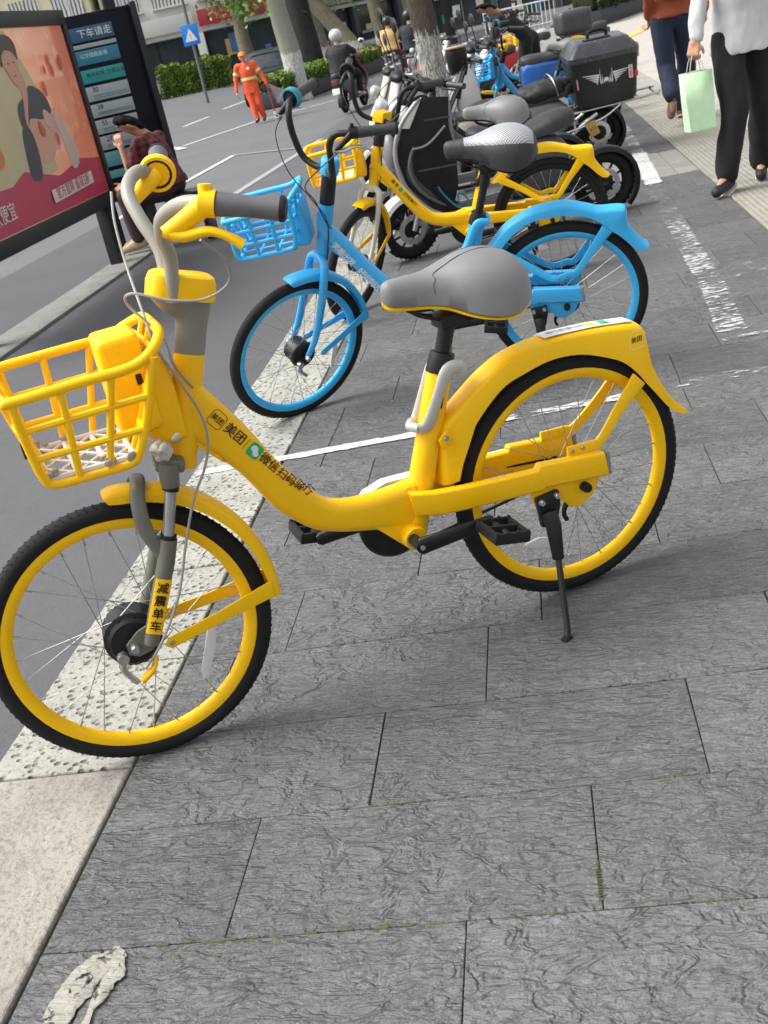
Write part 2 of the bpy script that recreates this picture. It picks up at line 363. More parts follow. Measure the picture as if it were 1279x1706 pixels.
def paint_mat(name, wear, col=(0.62, 0.63, 0.62), sc=14, ys=3.0):
    m, N, L, b = nodes(name); tc = N.new('ShaderNodeTexCoord'); P = tc.outputs['Object']
    h = riven(N, L, P)
    w1 = nz(N, L, P, sc, 8, 0.72, 0.6, (1, ys, 1)); w2 = nz(N, L, P, 2.0, 3, 0.5)
    k = mth(N, L, 'ADD', mth(N, L, 'MULTIPLY', w1, 0.8), mth(N, L, 'MULTIPLY', w2, 0.35))
    at = N.new('ShaderNodeAttribute'); at.attribute_name = 'edge'
    k = mth(N, L, 'SUBTRACT', k, mth(N, L, 'MULTIPLY', at.outputs['Fac'], 0.35))
    a = ramp(N, L, k, [(wear - 0.02, 0), (wear + 0.02, 1)])
    L.new(a, b.inputs['Alpha'])
    L.new(mixc(N, L, ramp(N, L, w2, [(0.3, 0.0), (0.7, 0.5)]), col, tuple(q * 0.75 for q in col)), b.inputs['Base Color']); b.inputs['Roughness'].default_value = 0.6
    bp = N.new('ShaderNodeBump'); bp.inputs['Strength'].default_value = 0.9; bp.inputs['Distance'].default_value = 0.012
    L.new(h, bp.inputs['Height']); L.new(bp.outputs[0], b.inputs['Normal']); return m
ASPH = asphalt_mat('asphalt', (0.068, 0.070, 0.076)); ASPH2 = asphalt_mat('road asphalt', (0.092, 0.095, 0.10)); ISL = asphalt_mat('island paving', (0.055, 0.058, 0.063))
KERB1 = stone_mat('pitted granite', (0.40, 0.395, 0.35), (0.15, 0.145, 0.12), 1.6, 70, 0.007)
KERB2 = stone_mat('rough granite', (0.39, 0.36, 0.32), (0.14, 0.12, 0.10), 0.0, 75, 0.012)
PALE = stone_mat('pale paving', (0.28, 0.27, 0.25), (0.2, 0.19, 0.18), 0, 60, 0.002)
PINK = stone_mat('pinkish paving', (0.43, 0.40, 0.365), (0.35, 0.33, 0.3), 0, 50, 0.001)
TACT = stone_mat('tactile paving', (0.36, 0.345, 0.29), (0.17, 0.16, 0.13), 0, 50, 0.004, stripes=9)
JOINT = stone_mat('joint grit', (0.07, 0.068, 0.06), (0.06, 0.075, 0.02), 0, 20, 0.002)
MOSS = stone_mat('joint moss', (0.10, 0.105, 0.035), (0.03, 0.03, 0.015), 0, 140, 0.006)
def struct(o): o['kind'] = 'structure'; return o
def smooth(t): t = max(0, min(1, t)); return t * t * (3 - 2 * t)
def gz(x, y=0): return 0.42 * smooth((-x - 8) / 8) * smooth((y - 25) / 15)
def slab_mesh(name, rects, mt, z=0.0, bev=0.003, zj=0.0012, thick=0.02, jit=0.0):
    V = []; F = []; A = []
    for (x0, x1, y0, y1) in rects:
        zz = z + random.uniform(-zj, zj); e = bev; o = len(V)
        j = lambda: random.uniform(-jit, jit)
        ring0 = [(x0 + j(), y0 + j()), (x1 + j(), y0 + j()), (x1 + j(), y1 + j()), (x0 + j(), y1 + j())]
        cx, cy = (x0 + x1) / 2, (y0 + y1) / 2
        def ins(p, d): return (p[0] + (d if p[0] < cx else -d), p[1] + (d if p[1] < cy else -d))
        V += [(*ins(p, e), zz) for p in ring0] + [(*ins(p, e * .35), zz - e * .3) for p in ring0] + [(*p, zz - e) for p in ring0] + [(*p, zz - thick) for p in ring0]
        F.append((o, o + 1, o + 2, o + 3)); A.append(None)
        for k in range(3):
            for i in range(4): i2 = (i + 1) % 4; F.append((o + k * 4 + i, o + 4 + k * 4 + i, o + 4 + k * 4 + i2, o + k * 4 + i2))
    me = bpy.data.meshes.new(name); me.from_pydata(V, [], F); me.materials.append(mt)
    at = me.attributes.new('slab', 'FLOAT', 'POINT'); vals = np.repeat(RNG.random(len(rects)), 16).astype(np.float32); at.data.foreach_set('value', vals)
    bm = bmesh.new(); bm.from_mesh(me); bmesh.ops.recalc_face_normals(bm, faces=bm.faces); bm.to_mesh(me); bm.free()
    o = bpy.data.objects.new(name, me); COL.objects.link(o); return struct(o)
# slate pavement, joints where the photo shows them
rows = [(1.405 + 0.3205 * k) for k in range(-12, 60)]
offs = {0: -0.715, 1: -0.495, 2: -0.27, 3: -0.79, 4: -0.47, 5: 0.39, 6: -0.699, -1: -0.289, 7: -0.25, 8: -0.898}
G = 0.0026
rects = []
for k in range(-12, 59):
    y0 = 1.405 + 0.3205 * k; y1 = y0 + 0.3205; off = offs.get(k, (k * 0.217) % 0.65 - 0.7)
    xs = [-1.06]; x = off
    while x > -1.06: x -= 0.652
    x += 0.652
    while x < 1.14:
        if x - xs[-1] > 0.06: xs.append(x)
        x += 0.652
    xs.append(1.15)
    for a, b_ in zip(xs[:-1], xs[1:]):
        if 8.45 < (y0 + y1) / 2 < 9.7 and a > 0.7: continue
        rects.append((a + G / 2, b_ - G / 2, y0 + G / 2, y1 - G / 2))
slab_mesh('pavement', rects, SLATE, jit=0.0008, bev=0.0016, zj=0.0006)
slab_mesh('pale_paving_band', [(0.55 + 0.15 * i + .002, 0.55 + 0.15 * (i + 1) - .002, 8.45 + 0.31 * j + .003, 8.45 + 0.31 * (j + 1) - .003) for i in range(4) for j in range(4)], PALE, z=0.004, jit=0.001)
# joint bed below, with moss strips
mb = MB(); mb.add([(-1.07, -3, -0.010), (1.16, -3, -0.010), (1.16, 22, -0.010), (-1.07, 22, -0.010)], [(0, 1, 2, 3)]); struct(mb.build('joint_bed', JOINT))
mb = MB()
for (x0, x1, y) in [(-0.86, -0.32, 1.405), (-0.2, -0.12, 1.405), (0.05, 0.14, 1.7255), (-0.5, -0.36, 1.7255), (0.07, 0.16, 1.405), (0.24, 0.3, 1.405), (-0.05, 0.04, 2.367)]:
    n = 26
    for i in range(n):
        if random.random() < .35: continue
        a = x0 + (x1 - x0) * i / n; w = random.uniform(0.0015, 0.004)
        mb.box((a + (x1 - x0) / n / 2, y + random.uniform(-.001, .001), -0.004), ((x1 - x0) / n * 1.1, w * 2, 0.009 + random.uniform(-.002, .002)))
for (x, y0, y1) in [(-0.065, 1.43, 1.52)]:
    for i in range(14): mb.box((x + random.uniform(-.001, .001), y0 + (y1 - y0) * i / 14, -0.004), (random.uniform(.003, .008), 0.009, 0.011))
struct(mb.build('joint_moss', MOSS, smooth=0))
# kerb stones
krects = [(-1.42, -1.068, -1.2, -0.25), (-1.42, -1.068, -0.245, 0.96), (-1.42, -1.068, 0.965, 1.940)]
slab_mesh('rough_kerb', krects, KERB2, z=0.003, bev=0.006, thick=0.06, jit=0.004)
slab_mesh('kerb', [(-1.42, -1.068, 1.948 + 1.0 * i, 1.948 + 1.0 * i + 0.992) for i in range(40)], KERB1, z=0.002, bev=0.005, thick=0.06, jit=0.003)
# tactile path and pale walking strip to the right
slab_mesh('tactile_path', [(1.16 + 0.302 * i, 1.16 + 0.302 * i + 0.299, -2 + 0.302 * j, -2 + 0.302 * j + 0.299) for i in range(2) for j in range(80)], TACT, z=0.004)
slab_mesh('walking_path', [(1.77 + 0.6 * i, 1.77 + 0.6 * i + 0.597, -2 + 0.9 * j, -2 + 0.9 * j + 0.897) for i in range(12) for j in range(60)], PINK, z=0.002)
slab_mesh('far_paving', [(-1.06 + 0.6 * i, -1.06 + 0.6 * i + 0.59, 20.6 + 0.9 * j, 20.6 + 0.9 * j + 0.89) for i in range(5) for j in range(34)], PALE, z=0.0)
# asphalt: one sheet to the horizon, rising slightly at the far side of the street
xs = [-600, -300, -120, -60, -40, -30, -24, -20, -18, -16, -15, -14, -13, -12, -11, -10, -9, -8, -5, -3.75, -1.43, -1.0, 5, 20, 60, 200, 600]
ys = [-60, -10, 0, 10, 20, 25, 28, 31, 34, 37, 40, 45, 55, 70, 100, 160, 300, 900]
V = [(x, y, -0.022 + gz(x, y)) for y in ys for x in xs]; nx = len(xs)
mb = MB(); mb.add(V, [(j * nx + i, j * nx + i + 1, (j + 1) * nx + i + 1, (j + 1) * nx + i) for j in range(len(ys) - 1) for i in range(nx - 1)])
struct(mb.build('ground', ASPH2, smooth=30))
mb = MB(); mb.add([(-3.42, -12, -0.014), (-1.425, -12, -0.014), (-1.425, 60, -0.014), (-3.42, 60, -0.014)], [(0, 1, 2, 3)]); struct(mb.build('cycle_lane', ASPH))
mb = MB(); mb.add([(-5.0, -12, -0.006), (-3.74, -12, -0.006), (-3.74, 12.8, -0.006), (-5.0, 12.8, -0.006)], [(0, 1, 2, 3)]); struct(mb.build('bus_stop_island', ISL))
slab_mesh('island_kerb', [(-3.74, -3.42, -4 + 0.99 * j, -4 + 0.99 * j + 0.98) for j in range(17)], stone_mat('grey kerb stone', (0.22, 0.22, 0.2), (0.1, 0.1, 0.09), 0, 50, 0.003), z=0.008, bev=0.005, thick=0.04, jit=0.006)
# painted lines
def line(pts, w, mt, z, name='painted_line', seg=0.08, rag=0.0):
    V = []; F = []; E = []
    P = [Vector((*p, 0)) for p in pts]; L_ = []
    for a, b_ in zip(P[:-1], P[1:]):
        n = max(1, int((b_ - a).length / seg)); L_ += [a.lerp(b_, i / n) for i in range(n)]
    L_.append(P[-1])
    for i, p in enumerate(L_):
        d = (L_[min(i + 1, len(L_) - 1)] - L_[max(i - 1, 0)]).normalized(); s = Vector((d.y, -d.x, 0))
        for t, e in ((-1, 1), (-0.6, 0), (0.6, 0), (1, 1)):
            q = p + s * (w / 2 * t + random.uniform(-rag, rag) * e); V.append((q.x, q.y, z + gz(q.x, q.y))); E.append(e)
    F = [(4 * i + k, 4 * i + k + 1, 4 * i + 5 + k, 4 * i + 4 + k) for i in range(len(L_) - 1) for k in range(3)]
    me = bpy.data.meshes.new(name); me.from_pydata(V, [], F); me.materials.append(mt)
    a = me.attributes.new('edge', 'FLOAT', 'POINT'); a.data.foreach_set('value', np.array(E, np.float32))
    o = bpy.data.objects.new(name, me); COL.objects.link(o); return struct(o)
PW1 = paint_mat('fresh line paint', 0.50, (0.66, 0.66, 0.64)); PW2 = paint_mat('worn line paint', 0.61, sc=16, ys=3.2); PW3 = paint_mat('faint line paint', 0.66, sc=20, ys=4)
PW4 = paint_mat('road line paint', 0.40, (0.6, 0.61, 0.6)); PW5 = paint_mat('seam paint', 0.40, (0.33, 0.33, 0.32))
line([(-1.40, 3.77), (-0.2, 3.84)], 0.078, PW1, 0.0045, seg=.02, rag=.010); line([(-0.2, 3.84), (0.3, 3.88)], 0.09, PW2, 0.0045, seg=.02, rag=.01); line([(0.38, 3.88), (0.6, 3.93), (1.15, 4.02)], 0.12, PW2, 0.0045, seg=.02, rag=.015)
line([(0.675, 4.45), (0.72, 5.2), (0.79, 8.2)], 0.18, PW2, 0.0045, seg=.03, rag=.02); line([(0.80, 8.2), (0.86, 9.8)], 0.17, PW1, 0.0085, seg=.03, rag=.012); line([(0.86, 9.8), (0.95, 12.5)], 0.15, PW2, 0.0085)
line([(0.62, 4.33), (0.80, 4.36)], 0.045, PW2, 0.0085, seg=.02, rag=.01); line([(0.75, 5.25), (1.12, 5.32)], 0.05, PW2, 0.0125); line([(0.93, 5.3), (0.92, 5.5)], 0.06, PW2, 0.0165)
line([(-4.9, 10.8), (-4.86, 19)], 0.13, PW4, -0.012, seg=.4); line([(-3.46, 12.9), (-3.27, 18.5)], 0.14, PW5, -0.008, seg=.4)
line([(-7.3, 24.4), (-6.45, 28.0), (-3.4, 31.7), (-2.6, 33)], 0.16, PW4, -0.012, seg=.5); line([(-4.86, 19), (-3.3, 17.5)], 0.1, PW5, -0.010, seg=.4)
for (x, y0, y1) in [(-9.7, 33, 36), (-9.95, 39, 43.5), (-9.8, 25, 28), (-18.2, 52, 66), (-6.9, 19, 22), (-8.2, 20, 23.4), (-5.7, 11, 15)]: line([(x, y0), (x, y1)], 0.15, PW4, -0.012, seg=.5)
line([(-7.0, 23.4), (-7.6, 24.6), (-8.2, 23.4)], 0.25, PW4, -0.008, seg=.3)
# yellow tactile band and pale paving far off
line([(0.6, 23.2), (1.1, 23.9), (2.1, 27.7), (3.8, 33.9), (8, 47)], 0.35, mat('yellow tactile', (0.62, 0.40, 0.07), 0.7), 0.012, seg=1, name='yellow_tactile_band')
# broken patch of old light mortar by the kerb
pm = paint_mat('mortar patch', 0.50, (0.30, 0.29, 0.25), 34, 1)
def blobsheet(name, pts, mt, z):
    c = np.mean(pts, 0); mb = MB(); P = catmull([(p[0], p[1], 0) for p in pts], 5, True)
    P = [(p[0] + random.uniform(-.003, .003), p[1] + random.uniform(-.003, .003), z) for p in P]
    Q = [(c[0] + (p[0] - c[0]) * 0.93, c[1] + (p[1] - c[1]) * 0.93, z + 0.0008) for p in P]; n = len(P)
    mb.add(P + Q, [(i, (i + 1) % n, n + (i + 1) % n, n + i) for i in range(n)] + [tuple(range(n, 2 * n))]); return struct(mb.build(name, mt, smooth=60))
blobsheet('mortar_patch', [(-0.89, 1.388), (-0.93, 1.396), (-0.965, 1.378), (-0.985, 1.34), (-0.996, 1.288), (-1.0, 1.20), (-0.965, 1.15), (-0.935, 1.19), (-0.945, 1.25), (-0.925, 1.30), (-0.912, 1.35)], pm, 0.0035)
blobsheet('mortar_patch', [(-0.918, 1.402), (-0.896, 1.395), (-0.878, 1.342), (-0.886, 1.323), (-0.894, 1.293), (-0.908, 1.253), (-0.90, 1.19), (-0.918, 1.19), (-0.92, 1.3), (-0.908, 1.37)], pm, 0.0047)
# ------------------------------------------------------------------ shared bicycles
def frame_m(x, y, heading, lean):
    p = R(heading); l = R(lean); h = Vector((math.cos(p), math.sin(p), 0)); left = Vector((-math.sin(p), math.cos(p), 0)); z = Vector((0, 0, 1))
    up = z * math.cos(l) + left * math.sin(l); lf = left * math.cos(l) - z * math.sin(l)
    return Matrix(((h.x, lf.x, up.x, x), (h.y, lf.y, up.y, y), (h.z, lf.z, up.z, 0), (0, 0, 0, 1)))
H0 = Vector((0.877, 0, 0.668)); AX = Vector((-0.33, 0, 0.944)).normalized()
def wheel(par, name, c, M, rimmat, hubr, disc=False, sides=1.0, nsp=28, spin=0.0, rimw=0.0):
    w = empty(name, par)
    Rr = 0.305
    t = MB(); prof = [(Rr - 0.021 + 0.0205 * math.cos(a), 0.0205 * math.sin(a)) for a in [2 * math.pi * i / 14 for i in range(14)]]
    t.lathe(prof, c, 'y', 72)
    for i in range(110):
        a = 2 * math.pi * (i + .5) / 110 + spin
        for sd_ in (-1, 1):
            q = Matrix.Rotation(-a, 3, 'Y'); p = q @ Vector((Rr - 0.0046, 0, 0)); mm = q @ Matrix.Rotation(sd_ * 0.55, 3, 'X') @ Matrix.Rotation(sd_ * 0.5, 3, 'Z')
            t.box((c[0] + p.x, sd_ * 0.009, c[2] + p.z), (0.0045, 0.011, 0.004), mm.to_4x4())
    t.xf(M).build('tyre', RUB, w)
    r = MB(); y = 0.0145
    r.lathe([(Rr - 0.036, y), (Rr - 0.044, y + 0.001), (Rr - 0.056, y * 0.75), (Rr - 0.062, 0.004), (Rr - 0.062, -0.004), (Rr - 0.056, -y * 0.75), (Rr - 0.044, -y - 0.001), (Rr - 0.036, -y), (Rr - 0.038, 0)], c, 'y', 72)
    r.xf(M).build('rim', rimmat, w, smooth=50)
    s = MB()
    for i in range(nsp):
        a = 2 * math.pi * i / nsp + spin; sd = 1 if i % 2 else -1; fl = (i // 2) % 2 * 2 - 1
        ah = a + fl * 1.15
        p0 = (c[0] + hubr * 0.92 * math.cos(ah), sd * 0.028, c[2] + hubr * 0.92 * math.sin(ah)); p1 = (c[0] + (Rr - 0.062) * math.cos(a), sd * 0.003, c[2] + (Rr - 0.062) * math.sin(a))
        s.tube([p0, p1], 0.0011, 5, smooth=False)
        pn = (c[0] + (Rr - 0.076) * math.cos(a), sd * 0.004, c[2] + (Rr - 0.076) * math.sin(a)); s.tube([pn, p1], 0.002, 5, smooth=False)
    s.xf(M).build('spokes', SPK, w)
    h = MB(); h.lathe([(0.005, 0.05), (0.012, 0.05), (0.014, 0.036), (hubr * .8, 0.034), (hubr, 0.028), (hubr, -0.028), (hubr * .8, -0.034), (0.014, -0.036), (0.012, -0.05), (0.005, -0.05)], c, 'y', 28, closed=True)
    for i in range(10):
        a = 2 * math.pi * i / 10; h.lathe([(0.0, 0.033), (0.004, 0.033), (0.004, 0.029), (0, 0.029)], (c[0] + hubr * .86 * math.cos(a), 0.004, c[2] + hubr * .86 * math.sin(a)), 'y', 6)
    h.xf(M).build('hub', BLK, w, smooth=30)
    rf = MB(); a = spin + 0.62
    return w
def reflector(w, M, poly, y=0.012):
    rf = MB().plate(poly, y, y + 0.008); rf.xf(M).build('reflector', REFL, w, bevel=0.0015)
def arc_sheet(outer, inner, hw, th, fn=None, n=5):
    # channel mudguard: outer/inner curves (x,z) of equal count
    secs = []
    O = catmull([(x, 0, z) for x, z in outer], n); I = catmull([(x, 0, z) for x, z in inner], n)
    for o, i in zip(O, I):
        d = o - i; L = np.linalg.norm(d) + 1e-9; d = d / L; r = min(0.014, L * 0.4)
        def P(y, t): return (o[0] - d[0] * t, y, o[2] - d[2] * t)
        s = [P(hw, L), P(hw, r), P(hw - r * .3, r * .3), P(hw - r, 0), P(0, -0.003), P(-hw + r, 0), P(-hw + r * .3, r * .3), P(-hw, r), P(-hw, L)]
        s += [P(-hw + th, L), P(-hw + th, r), P(-hw + r, th), P(0, th - .003), P(hw - r, th), P(hw - th, r), P(hw - th, L)]
        secs.append(s)
    return MB().loft(secs)
def bicycle(name, label, mw, C, steer=0.0, saddle_dz=0.0, kind='a', group=None, spin=0.3, crank=1, text=None):
    b = thing(name, label, 'bicycle', mw=mw, group=group)
    F, P_, RM = C['frame'], C['plastic'], C['rim']
    Ms = Matrix.Translation(H0) @ Matrix.Rotation(R(steer), 4, AX) @ Matrix.Translation(-H0); I = Matrix.Identity(4)
    dy = {'a': 0, 'b': 1}[kind]
    # wheels
    rc = (0, 0, 0.305); fc = (1.088, 0, 0.305)
    rw = wheel(b, 'rear_wheel', rc, I, RM, 0.030, spin=spin)
    fw = wheel(b, 'front_wheel', fc, Ms, RM, 0.062 if kind == 'a' else 0.05, spin=spin + .11)
    reflector(fw, Ms, [(0.925, 0.275), (0.934, 0.262), (0.972, 0.17), (0.974, 0.15), (0.960, 0.15), (0.925, 0.225), (0.915, 0.262)], 0.006)
    reflector(rw, I, [(0.15, 0.178), (0.13, 0.160), (0.06, 0.140), (0.035, 0.146), (0.05, 0.160), (0.11, 0.182)], 0.012)
    # --- frame: head tube, down tube, seat tube
    f = MB()
    f.tube([H0 - AX * 0.03, H0 + AX * (0.205 if kind == 'a' else 0.19)], 0.031 if kind == 'a' else 0.027, 24, smooth=False)
    if kind == 'a': up = [(0.835, 0.845), (0.742, 0.69), (0.685, 0.575), (0.626, 0.487), (0.585, 0.452), (0.512, 0.436), (0.40, 0.436)]; lo = [(0.862, 0.70), (0.775, 0.585), (0.72, 0.482), (0.655, 0.408), (0.598, 0.378), (0.518, 0.352), (0.415, 0.325)]
    else: up = [(0.86, 0.82), (0.78, 0.70), (0.71, 0.585), (0.64, 0.49), (0.59, 0.448), (0.512, 0.432), (0.40, 0.43)]; lo = [(0.875, 0.745), (0.80, 0.62), (0.735, 0.515), (0.67, 0.425), (0.60, 0.382), (0.518, 0.362), (0.415, 0.345)]
    U = catmull([(x, 0, z) for x, z in up], 6); Lw = catmull([(x, 0, z) for x, z in lo], 6); secs = []
    for u, l in zip(U, Lw):
        c = (u + l) / 2; d = (u - l) / 2; L = np.linalg.norm(d); q = []
        for (a, e) in rrect(0.056, 2 * L, 0.024, 4): q.append(tuple(c + d / L * e + np.array([0, a, 0])))
        secs.append(q)
    f.loft(secs)
    st_top = Vector((0.285, 0, 0.665)); bb = Vector((0.42, 0, 0.305))
    stx = bb.lerp(st_top, -0.03)
    f.tube([stx, bb.lerp(st_top, 0.3), st_top], [0.034, 0.030, 0.028], 24, n=4)
    f.lathe([(0.0, 0.055), (0.026, 0.055), (0.028, 0.05), (0.028, -0.05), (0.026, -0.055), (0, -0.055)], (0.432, 0, 0.315), 'y', 24, closed=False)
    # gusset under the head joint and motor bridge
    f.plate([(0.86, 0.70), (0.84, 0.665), (0.80, 0.62), (0.84, 0.74)], -0.02, 0.02)
    f.plate([(0.52, 0.37), (0.45, 0.29), (0.40, 0.30), (0.36, 0.42), (0.42, 0.43)], -0.024, 0.024)
    f.build('frame', F, b, smooth=35, bevel=0.0)
    # chainstays
    for s in (1, -1):
        m = MB(); secs = []
        pts = [(0.42, 0.030, 0.392, 0.030), (0.37, 0.055, 0.386, 0.03), (0.30, 0.066, 0.380, 0.029), (0.12, 0.072, 0.362, 0.028), (0.112, 0.073, 0.371, 0.031), (-0.045, 0.075, 0.348, 0.031), (-0.056, 0.075, 0.347, 0.031)]
        for x, y, z, h in pts: secs.append([(x + e * 0.1, s * y + a, z + e) for a, e in rrect(0.026, h * 2, 0.007, 3)])
        m.loft(secs); m.build('chainstay', F, b, smooth=35)
        m = MB(); m.box((-0.0615, s * 0.075, 0.347), (0.010, 0.027, 0.058)); m.build('stay_end_cap', GRYP, b, bevel=0.003)
        m = MB(); y = s * 0.068; m.plate([(0.14, 0.345), (0.14, 0.305), (0.06, 0.285), (0.045, 0.262), (0.015, 0.258), (-0.02, 0.275), (-0.042, 0.31), (-0.042, 0.35)], y - 0.005, y + 0.005); m.build('dropout', F, b, bevel=0.0025)
        m = MB(); m.lathe([(0, s * 0.095), (0.010, s * 0.095), (0.012, s * 0.088), (0.012, s * 0.066), (0, s * 0.066)], (0.004, 0, 0.305), 'y', 14, closed=False); m.build('axle_nut', BLK, b)
    # --- rear mudguard with its stays
    mg = empty('rear_mudguard', b)
    if kind == 'a':
        out = [(0.337, 0.408), (0.330, 0.455), (0.322, 0.505), (0.308, 0.545), (0.279, 0.568), (0.241, 0.592), (0.187, 0.626), (0.121, 0.652), (0.029, 0.662), (-0.084, 0.655), (-0.192, 0.638), (-0.222, 0.622), (-0.228, 0.59), (-0.236, 0.53), (-0.258, 0.475), (-0.285, 0.428), (-0.312, 0.396), (-0.333, 0.383)]
        inn = [(0.297, 0.408), (0.284, 0.440), (0.268, 0.470), (0.248, 0.505), (0.228, 0.535), (0.161, 0.588), (0.100, 0.607), (0.025, 0.618), (-0.050, 0.608), (-0.125, 0.576), (-0.165, 0.550), (-0.196, 0.515), (-0.215, 0.487), (-0.240, 0.452), (-0.268, 0.412), (-0.296, 0.385), (-0.326, 0.374)]
    else:
        out = [(0.285, 0.545), (0.25, 0.575), (0.192, 0.63), (0.122, 0.665), (0.051, 0.682), (-0.038, 0.681), (-0.115, 0.655), (-0.156, 0.638), (-0.235, 0.628), (-0.252, 0.612), (-0.254, 0.56), (-0.276, 0.517), (-0.300, 0.485), (-0.318, 0.468)]
        inn = [(0.225, 0.545), (0.195, 0.575), (0.150, 0.612), (0.100, 0.636), (0.041, 0.645), (-0.043, 0.640), (-0.100, 0.624), (-0.140, 0.603), (-0.175, 0.570), (-0.200, 0.545), (-0.222, 0.525), (-0.250, 0.492), (-0.280, 0.462), (-0.308, 0.455)]
    hw = 0.037
    arc_sheet(out, inn, hw, 0.003).build('mudguard_arch', P_, mg, smooth=50)
    for s in (1, -1):
        if kind == 'a':
            m = MB(); m.plate([(0.305, 0.542), (0.331, 0.520), (0.326, 0.498), (0.298, 0.505)], s * .030, s * .041); m.build('mudguard_bracket', P_, mg, bevel=.003)
            MB().lathe([(0, s * .046), (.0055, s * .046), (.007, s * .042), (.007, s * .038), (0, s * .038)], (.314, 0, .522), 'y', 12, closed=False).build('bolt', SIL, mg)
        # stay to the chainstay
        if kind == 'a': pa, pb, pc = (-0.195, 0.505), (-0.062, 0.395), (0.030, 0.398)
        else: pa, pb, pc = (-0.178, 0.565), (-0.048, 0.425), (0.012, 0.418)
        def strip(pts, ws, ys):
            secs = []; P = catmull([(x, y, z, w) for (x, z), w, y in zip(pts, ws, ys)], 6); k = len(P)
            for i in range(k):
                t = P[min(i + 1, k - 1)][:3] - P[max(i - 1, 0)][:3]; t = np.array([t[0], 0, t[2]]); t /= np.linalg.norm(t); nn = np.array([-t[2], 0, t[0]])
                secs.append([tuple(P[i][:3] + nn * e + np.array([0, a, 0])) for a, e in rrect(0.007, P[i][3], 0.003, 2)])
            return MB().loft(secs)
        mid = ((pa[0] + pb[0]) / 2, (pa[1] + pb[1]) / 2)
        strip([pa, mid, pb, (pb[0] + .03, pb[1] - .002), pc], [0.045, 0.030, 0.026, 0.026, 0.026], [s * 0.037, s * 0.044, s * 0.058, s * .062, s * 0.062]).build('mudguard_stay', P_, mg)
        if kind == 'b': strip([(0.235, 0.555), (0.15, 0.50), (0.06, 0.43), (0.03, 0.418), (0.0, 0.418)], [0.04, 0.03, 0.026, 0.026, 0.026], [s * 0.037, s * 0.046, s * 0.058, s * .062, s * 0.062]).build('mudguard_stay', P_, mg)
        for x in (-0.008, 0.020):
            m = MB(); m.lathe([(0, s * 0.071), (0.0045, s * 0.071), (0.0055, s * 0.068), (0.0055, s * 0.064), (0, s * .064)], (x, 0, 0.398 if kind == 'a' else .418), 'y', 10, closed=False); m.build('bolt', SIL, mg)
    if kind == 'a':
        m = MB(); secs = []
        for x, z in [(-0.2, 0.6405), (-0.1, 0.6563), (0.0, 0.6655), (0.03, 0.6665)]: secs.append([(x, 0.022, z + .0005), (x, -0.022, z + .0005), (x, -0.022, z + .002), (x, 0.022, z + .002)])
        m.loft(secs); m.build('mudguard_sticker', STW, mg, bevel=0.0)
        for i, (x, mt) in enumerate([(-0.135, STG), (-0.10, mat('yellow sticker', (0.75, 0.55, 0.02), .4))]):
            m = MB(); z = 0.6525 + (x + .135) * .12; m.box((x, 0, z + .0018), (0.02, 0.024, 0.0012), Matrix.Rotation(-R(8), 4, 'Y') @ Matrix.Identity(4)); m.build('sticker_patch', mt, mg)
        mb = textmb('骑行前请扫码', 0.017, basis((-0.035, 0, 0.6657), (-1, 0, -0.085), (0, -1, 0)), 0.0003); mb.build('sticker_text', mat('grey print', (0.35, 0.35, 0.36)), mg, smooth=0)
        m = MB(); o = rrect(0.042, 0.042, 0.010, 4); i_ = rrect(0.039, 0.039, 0.009, 4); n = len(o); yy = hw + 0.0006
        V = [(-0.198 - a, yy, 0.600 + e) for a, e in o] + [(-0.198 - a, yy, 0.600 + e) for a, e in i_]; m.add(V, [(k, (k + 1) % n, n + (k + 1) % n, n + k) for k in range(n)]); m.build('badge_outline', mat('cream print', (0.85, 0.75, 0.4)), mg)
        mb = textmb('美团', 0.015, basis((-0.198, yy, 0.600), (-1, 0, 0.02), (0.02, 0, 1)), 0.0004, .0); mb.build('badge_text', INK, mg, smooth=0)
    # --- front mudguard
    fm = empty('front_mudguard', b)
    out = [(1.058, 0.628), (1.032, 0.633), (0.987, 0.626), (0.935, 0.611), (0.895, 0.590), (0.860, 0.562), (0.828, 0.527), (0.798, 0.483), (0.776, 0.432), (0.763, 0.381), (0.758, 0.335), (0.760, 0.30)]
    inn = [(1.050, 0.612), (1.030, 0.607), (0.985, 0.598), (0.940, 0.581), (0.905, 0.562), (0.874, 0.538), (0.845, 0.507), (0.817, 0.467), (0.796, 0.418), (0.785, 0.372), (0.780, 0.335), (0.778, 0.30)]
    if kind == 'b': out = [(x, z - .006) for x, z in out]; inn = [(x, z - .006) for x, z in inn]
    arc_sheet(out, inn, 0.033, 0.003).xf(Ms).build('mudguard_arch', P_, fm, smooth=50)
    for s in (1, -1):
        m = MB(); V = []
        m.plate([(0.775, 0.342), (0.774, 0.304), (0.90, 0.291), (1.015, 0.277), (1.028, 0.288), (1.018, 0.302), (0.90, 0.318)], 0, 0.005, fn=lambda p: (p[0], s * (0.033 + (p[0] - 0.775) * 0.14) + s * p[1], p[2])); m.xf(Ms).build('mudguard_stay', P_, fm, bevel=0.0015)
        m = MB(); m.lathe([(0, s * 0.076), (0.005, s * 0.076), (0.006, s * 0.070), (0, s * .07)], (1.012, 0, 0.290), 'y', 10, closed=False); m.xf(Ms).build('bolt', SIL, fm)
    # --- fork
    fk = empty('fork', b); FM = C['fork']
